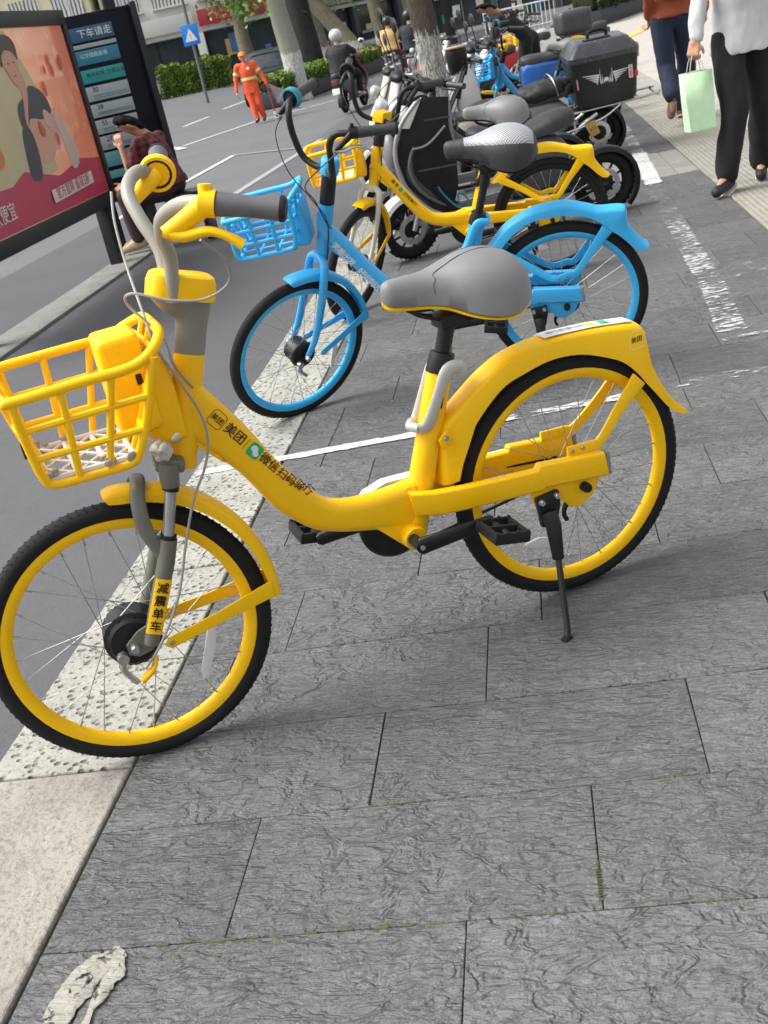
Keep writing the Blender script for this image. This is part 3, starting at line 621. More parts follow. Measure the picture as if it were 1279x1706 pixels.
    if kind == 'a' and C.get('susp', True):
        for s in (1, -1):
            y = s * 0.062
            m = MB(); m.tube([(0.912, y, 0.672), (0.917, y, 0.655), (0.921, y, 0.625)], [0.020, 0.021, 0.0185], 16, smooth=False); m.xf(Ms).build('fork_crown_leg', FM, fk)
            m = MB(); m.tube([(0.921, y, 0.625), (0.957, y, 0.515)], 0.0125, 16, smooth=False); m.tube([(0.920, y, 0.627), (0.924, y, 0.617)], 0.017, 16, smooth=False, mi=1); m.tube([(0.953, y, 0.525), (0.957, y, 0.514)], 0.0165, 16, smooth=False, mi=1); m.xf(Ms).build('stanchion', [SIL, BLP], fk)
            m = MB(); m.tube([(0.956, y, 0.517), (0.975, y, 0.468), (1.055, y, 0.300)], [0.0185, 0.0185, 0.017], 18, smooth=False)
            m.plate([(1.045, 0.345), (1.075, 0.335), (1.104, 0.312), (1.104, 0.290), (1.085, 0.280), (1.055, 0.285), (1.04, 0.30)], y - .004, y + .004); m.xf(Ms).build('fork_leg', FM, fk, smooth=35)
        m = MB(); m.tube([(0.975, 0.062, 0.48), (0.995, 0.060, 0.55), (0.992, 0.045, 0.610), (0.982, 0.02, 0.636), (0.982, -0.02, 0.636), (0.992, -0.045, 0.610), (0.995, -0.060, 0.55), (0.975, -0.062, 0.48)], [.010, .012, .012, .012, .012, .012, .012, .010], 12, flat=((1, 0, 0), 1.3, .7)); m.xf(Ms).build('fork_brace', FM, fk)
        m = MB(); m.box((0.902, 0, 0.662), (0.042, 0.13, 0.028), Matrix.Rotation(R(-18), 4, 'Y') @ Matrix.Identity(4)); m.tube([(0.888, 0, 0.64), (0.88, 0, 0.672)], 0.029, 20, smooth=False); m.xf(Ms).build('fork_crown', FM, fk, bevel=0.008)
        m = MB(); y = 0.082
        dr = Vector((1.055 - 0.975, 0, 0.300 - 0.468)).normalized(); o = Vector((1.012, 0.0815, 0.390)); mm = basis(o, -dr.cross(Vector((0, 1, 0))), -dr)
        m.add([mm @ Vector((x * .016 , h, -0.001)) for h in (-0.07, 0.055) for x in (-.8, .8)] + [mm @ Vector((x * .017, h, -0.004)) for h in (-0.07, 0.055) for x in (-1, 1)], [(0, 1, 3, 2), (4, 5, 7, 6), (0, 4, 6, 2), (1, 5, 7, 3)]); m.xf(Ms).build('fork_sticker', YEL2, fk)
        for i, ch in enumerate('减震单车'): textmb(ch, 0.026, mm @ Matrix.Translation((0, 0.034 - i * 0.029, 0.0003)), 0.0006, 0.0002).xf(Ms).build('fork_text', BLK, fk, smooth=0)
    else:
        m = MB(); m.tube([(0.888, 0, 0.66), (0.895, 0, 0.63)], 0.027, 20, smooth=False); m.tube([(0.93, 0.056, 0.585), (0.912, 0.05, 0.632), (0.902, 0.02, 0.652), (0.902, -0.02, 0.652), (0.912, -0.05, 0.632), (0.93, -0.056, 0.585)], 0.016, 14); m.xf(Ms).build('fork_crown', FM, fk)
        for s in (1, -1):
            m = MB(); m.tube([(0.922, s * 0.054, 0.605), (0.965, s * 0.062, 0.50), (1.03, s * 0.066, 0.37), (1.085, s * 0.066, 0.305)], [0.0165, 0.016, 0.014, 0.010], 14, flat=((0, 1, 0), .8, 1.1)); m.xf(Ms).build('fork_leg', FM, fk)
    for s in (1, -1): MB().lathe([(0, s * 0.085), (0.008, s * 0.085), (0.010, s * 0.080), (0.010, s * 0.066), (0, s * .066)], fc, 'y', 8, closed=False).xf(Ms).build('axle_nut', SIL, fk)
    # front drum brake lever and spring
    br = empty('front_brake', b)
    m = MB(); m.lathe([(0, 0.046), (0.048, 0.046), (0.054, 0.040), (0.054, 0.03), (0, .03)], fc, 'y', 28, closed=False); m.xf(Ms).build('drum', BLP, br)
    m = MB(); m.tube([(1.115, 0.056, 0.285), (1.125, 0.056, 0.255), (1.105, 0.056, 0.215)], [0.012, 0.008, 0.007], 10, flat=((0, 1, 0), .5, 1)); m.lathe([(0, .066), (.012, .066), (.014, .05), (0, .05)], (1.118, 0, 0.283), 'y', 14, closed=False); m.xf(Ms).build('brake_arm', SIL, br)
    if kind == 'a':
        m = MB(); P = catmull([(1.05, 0.07, 0.272), (1.065, 0.07, 0.245), (1.095, 0.07, 0.225)], 16)
        for i, p in enumerate(P): m.lathe([(.005, -.0012), (.0085, -.0012), (.0085, .0012), (.005, .0012)], tuple(p), 'x', 10)
        m.xf(Ms).build('brake_spring', C['plastic'], br)
    # --- stem and bars
    sm = empty('handlebar', b)
    SM = C['stem']; top = H0 + AX * 0.205
    ms = MB()
    if kind == 'a':
        ms.tube([top - AX * 0.004, top + AX * 0.055, top + AX * 0.085 + Vector((.004, 0, 0)), top + AX * 0.115 + Vector((.016, 0, 0)), top + AX * 0.135 + Vector((.024, 0, 0))], [0.0315, 0.0315, 0.040, 0.056, 0.064], 28, flat=((1, 0, 0), 1.0, 0.66), n=5)
        ms.xf(Ms).build('stem', SM, sm)
        tt = top + AX * 0.150; m = MB(); secs = []
        for h, k in ((-0.018, 1.0), (0.012, 1.0), (0.026, 0.93), (0.031, 0.8)):
            secs.append([Vector((0.792 + AX.x * h, 0, 0.99 + AX.z * h)) + Vector((a * k * .944, e * k, a * k * .33)) for a, e in rrect(0.135, 0.085, 0.03, 4)])
        m.loft(secs); m.xf(Ms).build('stem_cover', P_, sm, smooth=30)
        bp = [(0.815, 0.030, 0.975), (0.808, 0.036, 1.01), (0.800, 0.052, 1.06), (0.806, 0.085, 1.108), (0.797, 0.130, 1.145), (0.762, 0.190, 1.165), (0.715, 0.235, 1.158), (0.69, 0.245, 1.152)]; g0, g1 = Vector((0.712, 0.238, 1.157)), Vector((0.610, 0.275, 1.128))
        BM = C['bar']; br_, gr = 0.0140, 0.0190
    else:
        ms.tube([top - AX * 0.02, top + AX * 0.09], 0.028, 22, smooth=False); ms.xf(Ms).build('stem', SM, sm)
        m = MB(); tt = top + AX * 0.12
        m.tube([top + AX * 0.088, top + AX * 0.095, top + AX * 0.145, top + AX * 0.152], [0.030, 0.034, 0.034, 0.028], 22, smooth=False) if C.get('capround', 1) else m.box(tuple(top + AX * 0.125), (0.095, 0.06, 0.05), Matrix.Rotation(R(-19), 4, 'Y'))
        m.xf(Ms).build('stem_cover', P_, sm, bevel=0.006)
        bp = [(0.79, 0.02, 0.975), (0.802, 0.05, 0.972), (0.818, 0.10, 1.0), (0.824, 0.125, 1.07), (0.82, 0.135, 1.135), (0.80, 0.155, 1.168), (0.765, 0.19, 1.17), (0.73, 0.21, 1.166)]; g0, g1 = Vector((0.742, 0.205, 1.168)), Vector((0.625, 0.262, 1.15))
        BM = C['bar']; br_, gr = 0.012, 0.0175
    for s in (1, -1):
        Y = lambda p: Vector((p[0], s * p[1], p[2])) + (C.get('bend', Vector((0, 0, 0))) * max(0, min(1, (abs(p[1]) - .03) / .12)) if s < 0 else Vector((0, 0, 0)))
        m = MB(); m.tube([Y(p) for p in bp] + ([Y(g1)] if s > 0 or 'bend' not in C else []), br_, 16); m.xf(Ms).build('bar', BM, sm)
        g1_ = g1
        if s < 0 and 'bend' in C: g1 = g0 + Vector((-.020, .112, .022))
        d = (g1 - g0).normalized(); m = MB()
        m.tube([Y(g0), Y(g0 + d * 0.004), Y(g0 + (g1 - g0) * .5), Y(g1 - d * 0.012), Y(g1)], [gr * 1.0, gr * 1.12, gr, gr * 1.1, gr * 1.18], 20); m.xf(Ms).build('grip', C['grip'], sm); m = MB(); m.tube([Y(g1 - d * .004), Y(g1 + d * .003), Y(g1 + d * 0.007)], [gr * 1.22, gr * 1.2, gr * .95], 20, smooth=False); m.xf(Ms).build('grip_end', BLP, sm)
        # brake lever
        e0 = g0 - d * 0.018; LM = C['lever']
        fwd = Vector((0.86, 0, -0.5)).normalized()
        m = MB(); m.tube([Y(e0 - d * .012), Y(e0 + d * 0.016)], br_ * 1.75, 16, smooth=False); m.tube([Y(e0), Y(e0 + fwd * 0.045 - d * .008), Y(e0 + fwd * 0.078 - d * .016)], [0.020, 0.017, 0.015] if kind == 'a' else [.013, .011, .009], 14); m.tube([Y(e0 + Vector((0, 0, .01))), Y(e0 + Vector((-.004, 0, .032)))], .012 if kind == 'a' else .007, 12, smooth=False); m.xf(Ms).build('lever_clamp', LM, sm)
        m = MB(); q = e0 + fwd * 0.070 - d * .012; m.tube([Y(q - d * 0.012), Y(q + d * 0.02 + Vector((0, 0, -.006))), Y(q + d * 0.06 + Vector((-.005, 0, .004))), Y(q + d * 0.088 + Vector((-.01, 0, -.004))), Y(q + d * 0.10 + Vector((-.02, 0, -.02)))], [0.014, 0.0145, 0.0115, 0.0105, 0.013] if kind == 'a' else [0.010, 0.010, 0.007, 0.0065, 0.008], 14, flat=((0, 0, 1), .75, 1.1)); m.xf(Ms).build('brake_lever', C.get('lever2', LM), sm)
        if s == -1:
            m = MB(); m.lathe([(0.030, -.014), (0.036, -.014), (0.038, -0.004), (0.038, .006), (0.035, .014), (0.030, .012)], (0, 0, 0), 'z', 32); m2 = MB(); m2.lathe([(0, -.008), (.03, -.008), (.03, .008), (0, .008)], (0, 0, 0), 'z', 24, closed=False)
            dd_ = Vector((d.x, -d.y, d.z)); mm = basis(Y(e0 + d * -.002), dd_.cross(Vector((0, 0, 1))), dd_.cross(dd_.cross(Vector((0, 0, 1))))); m.xf(mm); m.xf(Ms).build('bell_ring', C['bell'], sm); m2.xf(mm); m2.xf(Ms).build('bell_core', BLP, sm)
    # cables
    cm = C['cable']
    cab = [[(0.86, -0.20, 1.175), (0.872, -0.16, 1.12), (0.876, -0.10, 1.04), (0.875, 0.0, 0.965), (0.872, 0.045, 0.90), (0.848, 0.05, 0.83), (0.824, 0.048, 0.75), (0.824, 0.046, 0.69), (0.845, 0.055, 0.64), (0.887, 0.075, 0.585), (0.927, 0.086, 0.502), (0.970, 0.09, 0.401), (1.03, 0.088, 0.31), (1.08, 0.07, 0.25)],
           [(0.752, 0.20, 1.10), (0.715, 0.17, 1.05), (0.712, 0.12, 1.00), (0.76, 0.085, 0.975), (0.82, 0.07, 0.985), (0.885, 0.04, 1.01), (0.90, 0.02, 0.99), (0.86, 0.04, 0.92), (0.852, 0.044, 0.86), (0.826, 0.03, 0.80)]]
    if kind == 'b': cab = [[(0.80, -0.20, 1.13), (0.88, -0.15, 1.10), (0.91, -0.06, 1.0), (0.885, 0.035, 0.90), (0.85, 0.036, 0.80), (0.87, 0.036, 0.70), (0.90, 0.036, 0.61), (0.95, 0.07, 0.52), (1.03, 0.075, 0.37)], [(0.81, 0.195, 1.13), (0.90, 0.16, 1.08), (0.92, 0.07, 0.99), (0.88, 0.04, 0.90), (0.855, 0.034, 0.80), (0.82, 0.03, 0.72)]]
    for i, p in enumerate(cab):
        k = 6 if i == 0 else 7
        m = MB(); m.tube([Ms @ Vector(q) if j < k or i == 0 else Vector(q) for j, q in enumerate(p)], 0.0028 if kind == 'a' else 0.0022, 8); m.build('brake_cable', cm, sm)
    # --- basket
    bs = empty('basket', b)
    if kind == 'a': T0, T1, B0, B1, wt, wb = (1.185, 0.905), (0.885, 0.905), (1.155, 0.722), (0.975, 0.715), 0.135, 0.105
    else: T0, T1, B0, B1, wt, wb = (1.19, 0.885), (0.915, 0.90), (1.175, 0.728), (0.945, 0.735), 0.125, 0.105
    br1 = 0.0074
    def pt(u, v, s):  # u 0 front..1 back, v 0 bottom..1 top
        x = (B0[0] + (B1[0] - B0[0]) * u) * (1 - v) + (T0[0] + (T1[0] - T0[0]) * u) * v; z = (B0[1] + (B1[1] - B0[1]) * u) * (1 - v) + (T0[1] + (T1[1] - T0[1]) * u) * v
        return Vector((x, s * (wb + (wt - wb) * v), z))
    m = MB()
    rim = [pt(0, 1, -1), pt(.03, 1, -.8), pt(.0, 1, 0), pt(.03, 1, .8), pt(0, 1, 1)]
    loop = [pt(0.02, 1, 0.85), pt(0.08, 1, 1), pt(.5, 1, 1), pt(.8, 1, 1), pt(.93, 1.08, .93), pt(1.0, 1.17, .6), pt(1.02, 1.17, 0), pt(1.0, 1.17, -.6), pt(.93, 1.08, -.93), pt(.8, 1, -1), pt(.5, 1, -1), pt(.08, 1, -1), pt(.02, 1, -.85), pt(-.02, 1, 0)]
    m.tube(loop, 0.0105, 12, closed=True, n=5)
    for s in (1, -1):
        m.tube([pt(.06, 1, s), pt(.03, .5, s), pt(.02, .12, s), pt(.1, 0, s), pt(.5, -.01, s), pt(.9, 0, s), pt(.98, .12, s), pt(.98, .5, s), pt(.94, 1.05, s)], 0.0092, 10, n=5)
        for v in (.33, .66): m.tube([pt(.03, v, s), pt(.5, v, s), pt(.97, v, s)], br1, 8, smooth=False)
        for u in (.36, .68): m.tube([pt(u, 0, s), pt(u, .5, s), pt(u, 1, s)], br1, 8, smooth=False)
    for v in (.33, .66): m.tube([pt(.03, v, 1), pt(.0, v, 0), pt(.03, v, -1)], br1, 8)
    for v in (.33, .66, 1.0): m.tube([pt(.97, v, 1), pt(1, v, 0), pt(.97, v, -1)], br1, 8)
    for y in (-.5, 0, .5):
        m.tube([pt(0, 1, y), pt(0.01, .5, y), pt(.04, 0.03, y)], br1, 8); m.tube([pt(1, 1.15, y), pt(1, .5, y), pt(.98, 0.02, y)], br1, 8)
    m.tube([pt(.08, 0, 1), pt(.04, 0, .7), pt(.04, 0, -.7), pt(.08, 0, -1)], 0.0092, 10); m.tube([pt(.95, 0, 1), pt(.97, 0, .7), pt(.97, 0, -.7), pt(.95, 0, -1)], 0.0092, 10)
    if kind == 'b':
        n = 5
        for y in (-.35, .35): m.tube([pt(.05, 0, y), pt(.95, 0, y)], br1 * .8, 8, smooth=False)
        for u in (.36, .68): m.tube([pt(u, 0, -1), pt(u, 0, 1)], br1 * .8, 8, smooth=False)
    m.build('basket_cage', C['basket'], bs)
    if kind == 'a':
        t = MB()
        for s in (-.92, .92): t.tube([pt(.05, .05, s), pt(.95, .05, s)], 0.0072, 8, smooth=False)
        for u in (.05, .35, .65, .95): t.tube([pt(u, .05, -.92), pt(u, .05, .92)], 0.006, 8, smooth=False)
        for i, u in enumerate((.05, .35, .65)):
            for y0, y1 in ((-.92, -.3), (-.3, .3), (.3, .92)):
                t.tube([pt(u, .05, y0), pt(u + .3, .05, y1)], 0.0042, 6, smooth=False); t.tube([pt(u, .05, y1), pt(u + .3, .05, y0)], 0.0042, 6, smooth=False)
        t.build('basket_tray', WHP, bs)
        m = MB()
        for q in range(18): m.ell((.925 + random.gauss(0, .012), .068 + random.gauss(0, .008), .715 + random.gauss(0, .015)), (.009, .006, .012), 8, Matrix.Rotation(random.uniform(-1, 1), 4, 'Y'))
        organic(m, 'tape_wrap', mat('dirty white tape', (.50, .48, .42), .7, var=.2), bs, .0035, 1, .003, 90)
        for (u, v_) in ((.06, .9), (.06, -.9), (.35, -.95), (.65, .95), (.9, .95), (.95, -.9)):
            c_ = pt(u, .07, v_); m = MB()
            for q in range(5): m.ell((c_.x + random.gauss(0, .006), c_.y + random.gauss(0, .005), c_.z + random.gauss(0, .006)), (.009, .006, .007), 8)
            m.build('tray_tie', mat('old grey tape', (.32, .29, .24), .8, var=.3), bs)
        m = MB(); m.box((0.945, 0.0, 0.845), (0.085, 0.105, 0.20)); o = m.build('smart_lock_box', C['basket'], bs, bevel=0.016, bseg=3)
        m = MB(); m.box((0.895, 0.0, 0.79), (0.07, 0.08, 0.17)); m.build('lock_mount', C['basket'], bs, bevel=0.012, bseg=3)
        for z in (.80, .855): MB().box((0.925, 0.053, z), (0.012, 0.004, 0.022)).build('lock_latch', BLP, bs, bevel=.003)
        m = MB(); m.box((1.172, 0.0, 0.79), (0.006, 0.15, 0.03)); m.build('front_plate', BLP, bs, bevel=.002)
    else:
        m = MB(); m.box((0.925, 0.0, 0.80), (0.05, 0.13, 0.16)); m.build('basket_mount', C['basket'], bs, bevel=0.012, bseg=3)
        m = MB(); m.add([pt(.1, .02, -.9), pt(.9, .02, -.9), pt(.9, .02, .9), pt(.1, .02, .9), pt(.1, .0, -.9), pt(.9, .0, -.9), pt(.9, .0, .9), pt(.1, .0, .9)], [(0, 1, 2, 3), (4, 5, 6, 7), (0, 1, 5, 4), (1, 2, 6, 5), (2, 3, 7, 6), (3, 0, 4, 7)]) if C.get('floor') else None
        if C.get('floor'): m.build('basket_floor', WHP, bs)
    # --- seat post, clamp, saddle
    d = (st_top - bb).normalized(); sp = empty('seat_post', b)
    mtop = Vector((0.248, 0, 0.775 + saddle_dz)); 
    mtop = st_top + d * ((mtop.z - st_top.z) / d.z)
    m = MB(); m.tube([st_top - d * .02, st_top + d * (mtop - st_top).length * .75], 0.0145, 18, smooth=False); m.tube([st_top + d * ((mtop - st_top).length - .075), mtop], 0.018, 18, smooth=False); m.build('post', C['post'], sp)
    m = MB(); m.tube([st_top - d * 0.006, st_top + d * 0.040], [0.0315, 0.0275], 24, smooth=False); m.build('collar', BLP, sp, bevel=.002)
    m = MB()
    for s in (1, -1):
        m.tube([st_top + Vector((-0.042, s * .03, 0.004)), st_top + Vector((-0.005, s * .034, 0.005)), st_top + Vector((0.028, s * .034, -0.045)), st_top + Vector((0.062, s * .028, -0.105)), st_top + Vector((0.086, s * .015, -0.108))], [0.012, 0.015, 0.0125, 0.0135, 0.012], 12, flat=((0, 1, 0), .6, 1.15))
    m.tube([st_top + Vector((0.080, .022, -0.108)), st_top + Vector((0.092, 0, -0.106)), st_top + Vector((0.080, -.022, -0.108))], 0.011, 10); m.tube([st_top + Vector((-0.040, .036, 0.003)), st_top + Vector((-0.040, -.036, 0.003))], 0.011, 12, smooth=False)
    m.build('quick_release_lever', C['clamp'], sp)
    if kind == 'a':
        mm = basis(st_top - d * 0.065 + Vector((0, 0.0288, 0)), d, Vector((-d.z, 0, d.x)))
        m = MB(); m.box((0, 0, 0), (0.03, 0.014, 0.0012)); m.xf(mm).build('post_mark', INK, sp)
    sd = empty('saddle', b); dz = saddle_dz; ox = (mtop.x - 0.248)
    st = [(0.392, 0.004, .868, .850), (0.386, 0.016, .882, .841), (0.372, 0.025, .889, .836), (0.335, 0.032, .889, .829), (0.295, 0.040, .888, .822), (0.262, 0.056, .893, .812), (0.232, 0.080, .900, .796), (0.200, 0.099, .906, .783), (0.165, 0.109, .907, .774), (0.130, 0.108, .900, .773), (0.102, 0.096, .887, .780), (0.080, 0.076, .868, .790), (0.067, 0.046, .848, .802), (0.063, 0.01, .834, .810)]
    S = catmull(st, 4)
    def sadl(top, bot, inset):
        secs = []
        for x, w, zt, zb in S:
            w = max(0.003, w - inset); q = []
            z0, z1 = bot(zt, zb), top(zt, zb)
            for i in range(17):
                a = math.pi * i / 16; q.append((x + ox, w * math.cos(a) * (1 if abs(math.cos(a)) < .9 else 1), z0 + (z1 - z0) * math.sin(a) ** 0.62 + dz))
            for i in range(1, 8): a = math.pi * i / 8; q.append((x + ox, -w * 0.97 * math.cos(a), z0 - 0.002 + dz))
            secs.append(q)
        return MB().loft(secs)
    def topf(zt, zb): return zt
    sadl(topf, lambda a, b_: b_, 0).build('saddle_pad', C['saddle'], sd, smooth=60)
    sadl(lambda a, b_: b_ + .002, lambda a, b_: b_ - .009, 0.006).build('saddle_base', C['sbase'], sd, smooth=60)
    if C.get('mesh_top'):
        secs = []
        for x, w, zt, zb in S[14:-6]:
            q = []
            for i in range(3, 14): a = math.pi * i / 16; q.append((x + ox, w * 1.0 * math.cos(a), zb + (zt - zb) * math.sin(a) ** 0.62 + dz + 0.0018))
            for i in range(13, 2, -1): a = math.pi * i / 16; q.append((x + ox, w * 1.0 * math.cos(a), zb + (zt - zb) * math.sin(a) ** 0.62 + dz - 0.001))
            secs.append(q)
        MB().loft(secs).build('mesh_panel', C['mesh_top'], sd, smooth=60)
    else:
        m = MB()
        def sp_(x, yf):
            i = min(range(len(S)), key=lambda k: abs(S[k][0] - x)); x, w, zt, zb = S[i]; a = math.acos(max(-1, min(1, yf))); return (x + ox, w * yf, zb + (zt - zb) * math.sin(a) ** 0.62 + dz + .0003)
        for s in (1, -1): m.tube([sp_(x, s * y) for x, y in ((0.29, .98), (0.285, .9), (0.282, .75), (0.275, .55), (0.25, .33), (0.21, .2), (0.16, .14), (0.11, .10))], 0.0010, 5)
        m.build('saddle_seam', mat('seam thread', (0.06, 0.06, 0.062), .6), sd)
    m = MB()
    for s in (1, -1): m.tube([(0.345 + ox, s * .012, .825 + dz), (0.32 + ox, s * .02, .80 + dz), (0.25 + ox, s * .022, .775 + dz), (0.16 + ox, s * .024, .772 + dz), (0.11 + ox, s * .04, .79 + dz)], .0038, 8)
    m.box((0.243 + ox, 0, .772 + dz), (0.07, 0.06, 0.028)); m.box((0.19 + ox, 0, .78 + dz), (0.06, 0.10, 0.022)); m.build('saddle_rails', BLP, sd, bevel=.002)
    # --- drivetrain
    dt = empty('crankset', b); BBc = Vector((0.440, 0, 0.318)); ca = R(177 if crank else 30); cd = Vector((math.cos(ca), 0, math.sin(ca)))
    cd = Vector((-0.985, 0, 0.03)).normalized() if crank else cd
    for s in (1, -1):
        e = cd * s; y = s * 0.098 if s > 0 else s * .10
        p0 = BBc + Vector((0, y, 0)); p1 = BBc + e * 0.170 + Vector((0, y + s * .012, 0))
        m = MB(); m.tube([p0 - e * .008, p0, p0.lerp(p1, .5), p1, p1 + e * .008], [0.014, 0.0215, 0.018, 0.0165, 0.010], 14, flat=((0, 1, 0), .5, 1.0), smooth=False); m.tube([BBc + Vector((0, s * .05, 0)), BBc + Vector((0, y + s * .006, 0))], .0135, 14, smooth=False); m.build('crank_arm', BLK, dt, smooth=50)
        m = MB(); m.lathe([(0, y + s * .0115), (.006, y + s * .0115), (.0065, y + s * .006), (0, y + s * .006)], tuple(BBc), 'y', 10, closed=False); m.build('crank_bolt', SIL, dt)
        m = MB(); yc = p1.y + s * 0.058; cx, cz = p1.x, p1.z; tilt = Matrix.Rotation(R(-14), 4, 'Y')
        for yy in (-.045, 0, .045): m.box((cx, yc + yy, cz), (0.085, 0.009, 0.026), tilt)
        for xx in (-.038, .038):
            v = tilt @ Vector((xx, 0, 0)); m.box((cx + v.x, yc, cz + v.z), (0.011, 0.098, 0.024), tilt)
        for xx in (-.038, -.013, .013, .038):
            for yy in (-.045, .045): v = tilt @ Vector((xx, 0, 0.013)); m.box((cx + v.x, yc + yy, cz + v.z), (0.006, 0.008, 0.006), tilt)
        m.tube([(cx, p1.y, cz), (cx, yc + s * .045, cz)], .008, 10, smooth=False); m.build('pedal', BLP, dt, bevel=.0025)
    m = MB(); m.lathe([(0.012, -.052), (.082, -.050), (.088, -.056), (.088, -.062), (.078, -.068), (.012, -.068)], tuple(BBc), 'y', 40); m.build('chainring', BLK, dt)
    m = MB(); secs = []
    for x, z in ((0.53, 0.335), (0.522, 0.375), (0.49, 0.405), (0.44, 0.418), (0.37, 0.412), (0.2, 0.394), (0.02, 0.374), (-0.035, 0.365), (-0.058, 0.340)): secs.append([(x, -0.062, z), (x, -0.095, z), (x - .001, -0.097, z - .02), (x, -.094, z - .018), (x, -0.091, z - .004), (x, -0.062, z - .004)])
    m.loft(secs); m.build('chain_guard', WHP if kind == 'a' else C['plastic'], dt)
    m = MB(); m.tube([(0.44, -.062, 0.400), (0.02, -.062, 0.335)], .004, 6, smooth=False); m.tube([(0.44, -.062, 0.236), (0.02, -.062, 0.275)], .004, 6, smooth=False); m.lathe([(.01, -.058), (.032, -.058), (.032, -.066), (.01, -.066)], (0.004, 0, .305), 'y', 20); m.build('chain', BLK, dt)
    # rear brake
    m = MB(); m.lathe([(0.01, .05), (.042, .05), (.046, .044), (.046, .03), (.01, .03)], (0, 0, .305), 'y', 24); m.tube([(0.03, .056, .29), (0.055, .056, .25), (0.05, .056, .225)], [.008, .006, .006], 8); m.build('rear_brake', BLP if kind == 'a' else BLK, b)
    # kickstand
    ks = empty('kickstand', b)
    m = MB(); m.plate([(0.138, 0.322), (0.078, 0.326), (0.078, 0.290), (0.092, 0.245), (0.132, 0.245)], 0.073, 0.090); m.tube([(0.112, .088, .28), (0.112, 0.104, 0.25), (0.118, 0.118, .17)], [.021, .019, .014], 14, smooth=False); m.build('stand_bracket', BLP, ks, bevel=.004)
    m = MB(); m.tube([(0.118, 0.118, .18), (0.160, 0.198, 0.028), (0.166, 0.205, 0.018)], .0075, 12, smooth=False); m.tube([(0.160, .204, .017), (0.180, .210, .010)], [.0095, .010], 10, smooth=False); m.build('stand_leg', BLK, ks)
    for x, z in ((0.128, 0.312), (0.088, 0.316), (0.112, .275)): MB().lathe([(0, .100), (.006, .100), (.0075, .096), (.0075, .088), (0, .088)], (x, 0, z), 'y', 10, closed=False).build('stand_bolt', SIL, ks)
    if text: text(b)
    return b
CY = dict(bend=Vector((0.042, 0, 0.035)), frame=YEL, plastic=YEL2, rim=YEL2, fork=FORK, stem=GRYP, bar=BAR, grip=GRIP, lever=YEL2, bell=YEL2, cable=CABLE, basket=YEL2, post=BLP, clamp=mat('clamp alloy', (0.5, 0.49, 0.44), .4, .2), saddle=SAD, sbase=YEL2)
def text1(b):
    d = (-0.545, 0, -0.838); u = (-0.838, 0, 0.545); dv = Vector(d).normalized(); base = Vector((0.7755, 0.0286, 0.6905)); lt = empty('frame_lettering', b)
    def put(s, size, t, off, bold=.0001, m_=INK, name='lettering'): textmb(s, size, basis(base + dv * t + Vector(u).normalized() * off, d, u), .0005, bold).build(name, m_, lt, smooth=0)
    o = rrect(0.036, 0.036, 0.009, 4); i_ = rrect(0.0335, 0.0335, 0.008, 4); n = len(o); mm = basis(base + dv * -.036, d, u); m = MB(); m.add([mm @ Vector((a, e, .0004)) for a, e in o] + [mm @ Vector((a, e, .0004)) for a, e in i_], [(k, (k + 1) % n, n + (k + 1) % n, n + k) for k in range(n)]); m.build('logo_outline', INK, lt, smooth=0)
    put('美团', 0.0155, -.036, .000); put('美团', 0.027, 0.014, -.000, .0003)
    m = MB(); mm = basis(base + dv * .047, d, u); m.add([mm @ Vector((a, e, .0004)) for a, e in ((-.0006, -.013), (.0006, -.013), (.0006, .013), (-.0006, .013))], [(0, 1, 2, 3)]); m.build('divider', INK, lt, smooth=0)
    m = MB(); mm = basis(base + dv * .072, d, u); m.add([mm @ Vector((a, e, .0004)) for a, e in rrect(0.032, .032, .007, 3)], [tuple(range(16))]); m.build('logo_square', STG, lt, smooth=0)
    m = MB()
    for (cx, cy, rr, zz) in ((-.003, .003, .0085, .0008), (.005, -.004, .007, .0012)): m.add([mm @ Vector((cx + rr * math.cos(t), cy + rr * .85 * math.sin(t), zz)) for t in [2 * math.pi * k / 20 for k in range(20)]], [tuple(range(20))])
    m.build('logo_bubbles', STW, lt, smooth=0)
    put('微信', 0.0255, .115, 0, .0002)
    # the last four characters follow the tube as it starts to bend
    P = [(0.155, 0), (0.179, 0.001), (0.203, 0.004), (0.226, .009)]
    for ch, (t, off), a in zip('扫码骑行', P, (0, 3, 7, 12)):
        dd = Matrix.Rotation(R(-a), 3, 'Y') @ Vector(d); uu = Matrix.Rotation(R(-a), 3, 'Y') @ Vector(u)
        textmb(ch, .0245, basis(base + dv * t + Vector(u).normalized() * off, dd, uu), .0005, .0002).build('lettering', INK, lt, smooth=0)
bike1 = bicycle('shared_bicycle', 'nearest yellow bicycle, grey saddle and grey handlebar stem, in the foreground', frame_m(-0.0325, 2.5205, 208.33, 2.9), CY, steer=-5.6, text=text1, group='shared bicycles parked in a row', spin=.2)
CB = dict(frame=BLU, plastic=BLU2, rim=BLU2, fork=BLU, stem=BLP, bar=BLP, grip=mat('dark grip', (0.035, 0.036, 0.04), .5, dirt=.3, dcol=(.1, .1, .1)), lever=BLP, lever2=SIL, bell=mat('teal ring', (0.02, 0.22, 0.30), .4), cable=CABK, basket=BLU2, post=BLP, clamp=BLU2, saddle=SADB, sbase=BLP)
def mesh_mat():
    m, N, L, b = nodes('silver mesh fabric'); tc = N.new('ShaderNodeTexCoord')
    mp = N.new('ShaderNodeMapping'); mp.inputs['Scale'].default_value = (210, 210, 0); L.new(tc.outputs['Object'], mp.inputs[0]); ck = N.new('ShaderNodeTexChecker'); ck.inputs['Scale'].default_value = 1.0; L.new(mp.outputs[0], ck.inputs[0])
    L.new(mixc(N, L, ck.outputs['Fac'], (0.46, 0.48, 0.50), (0.17, 0.18, 0.19)), b.inputs['Base Color']); b.inputs['Roughness'].default_value = .35; return m
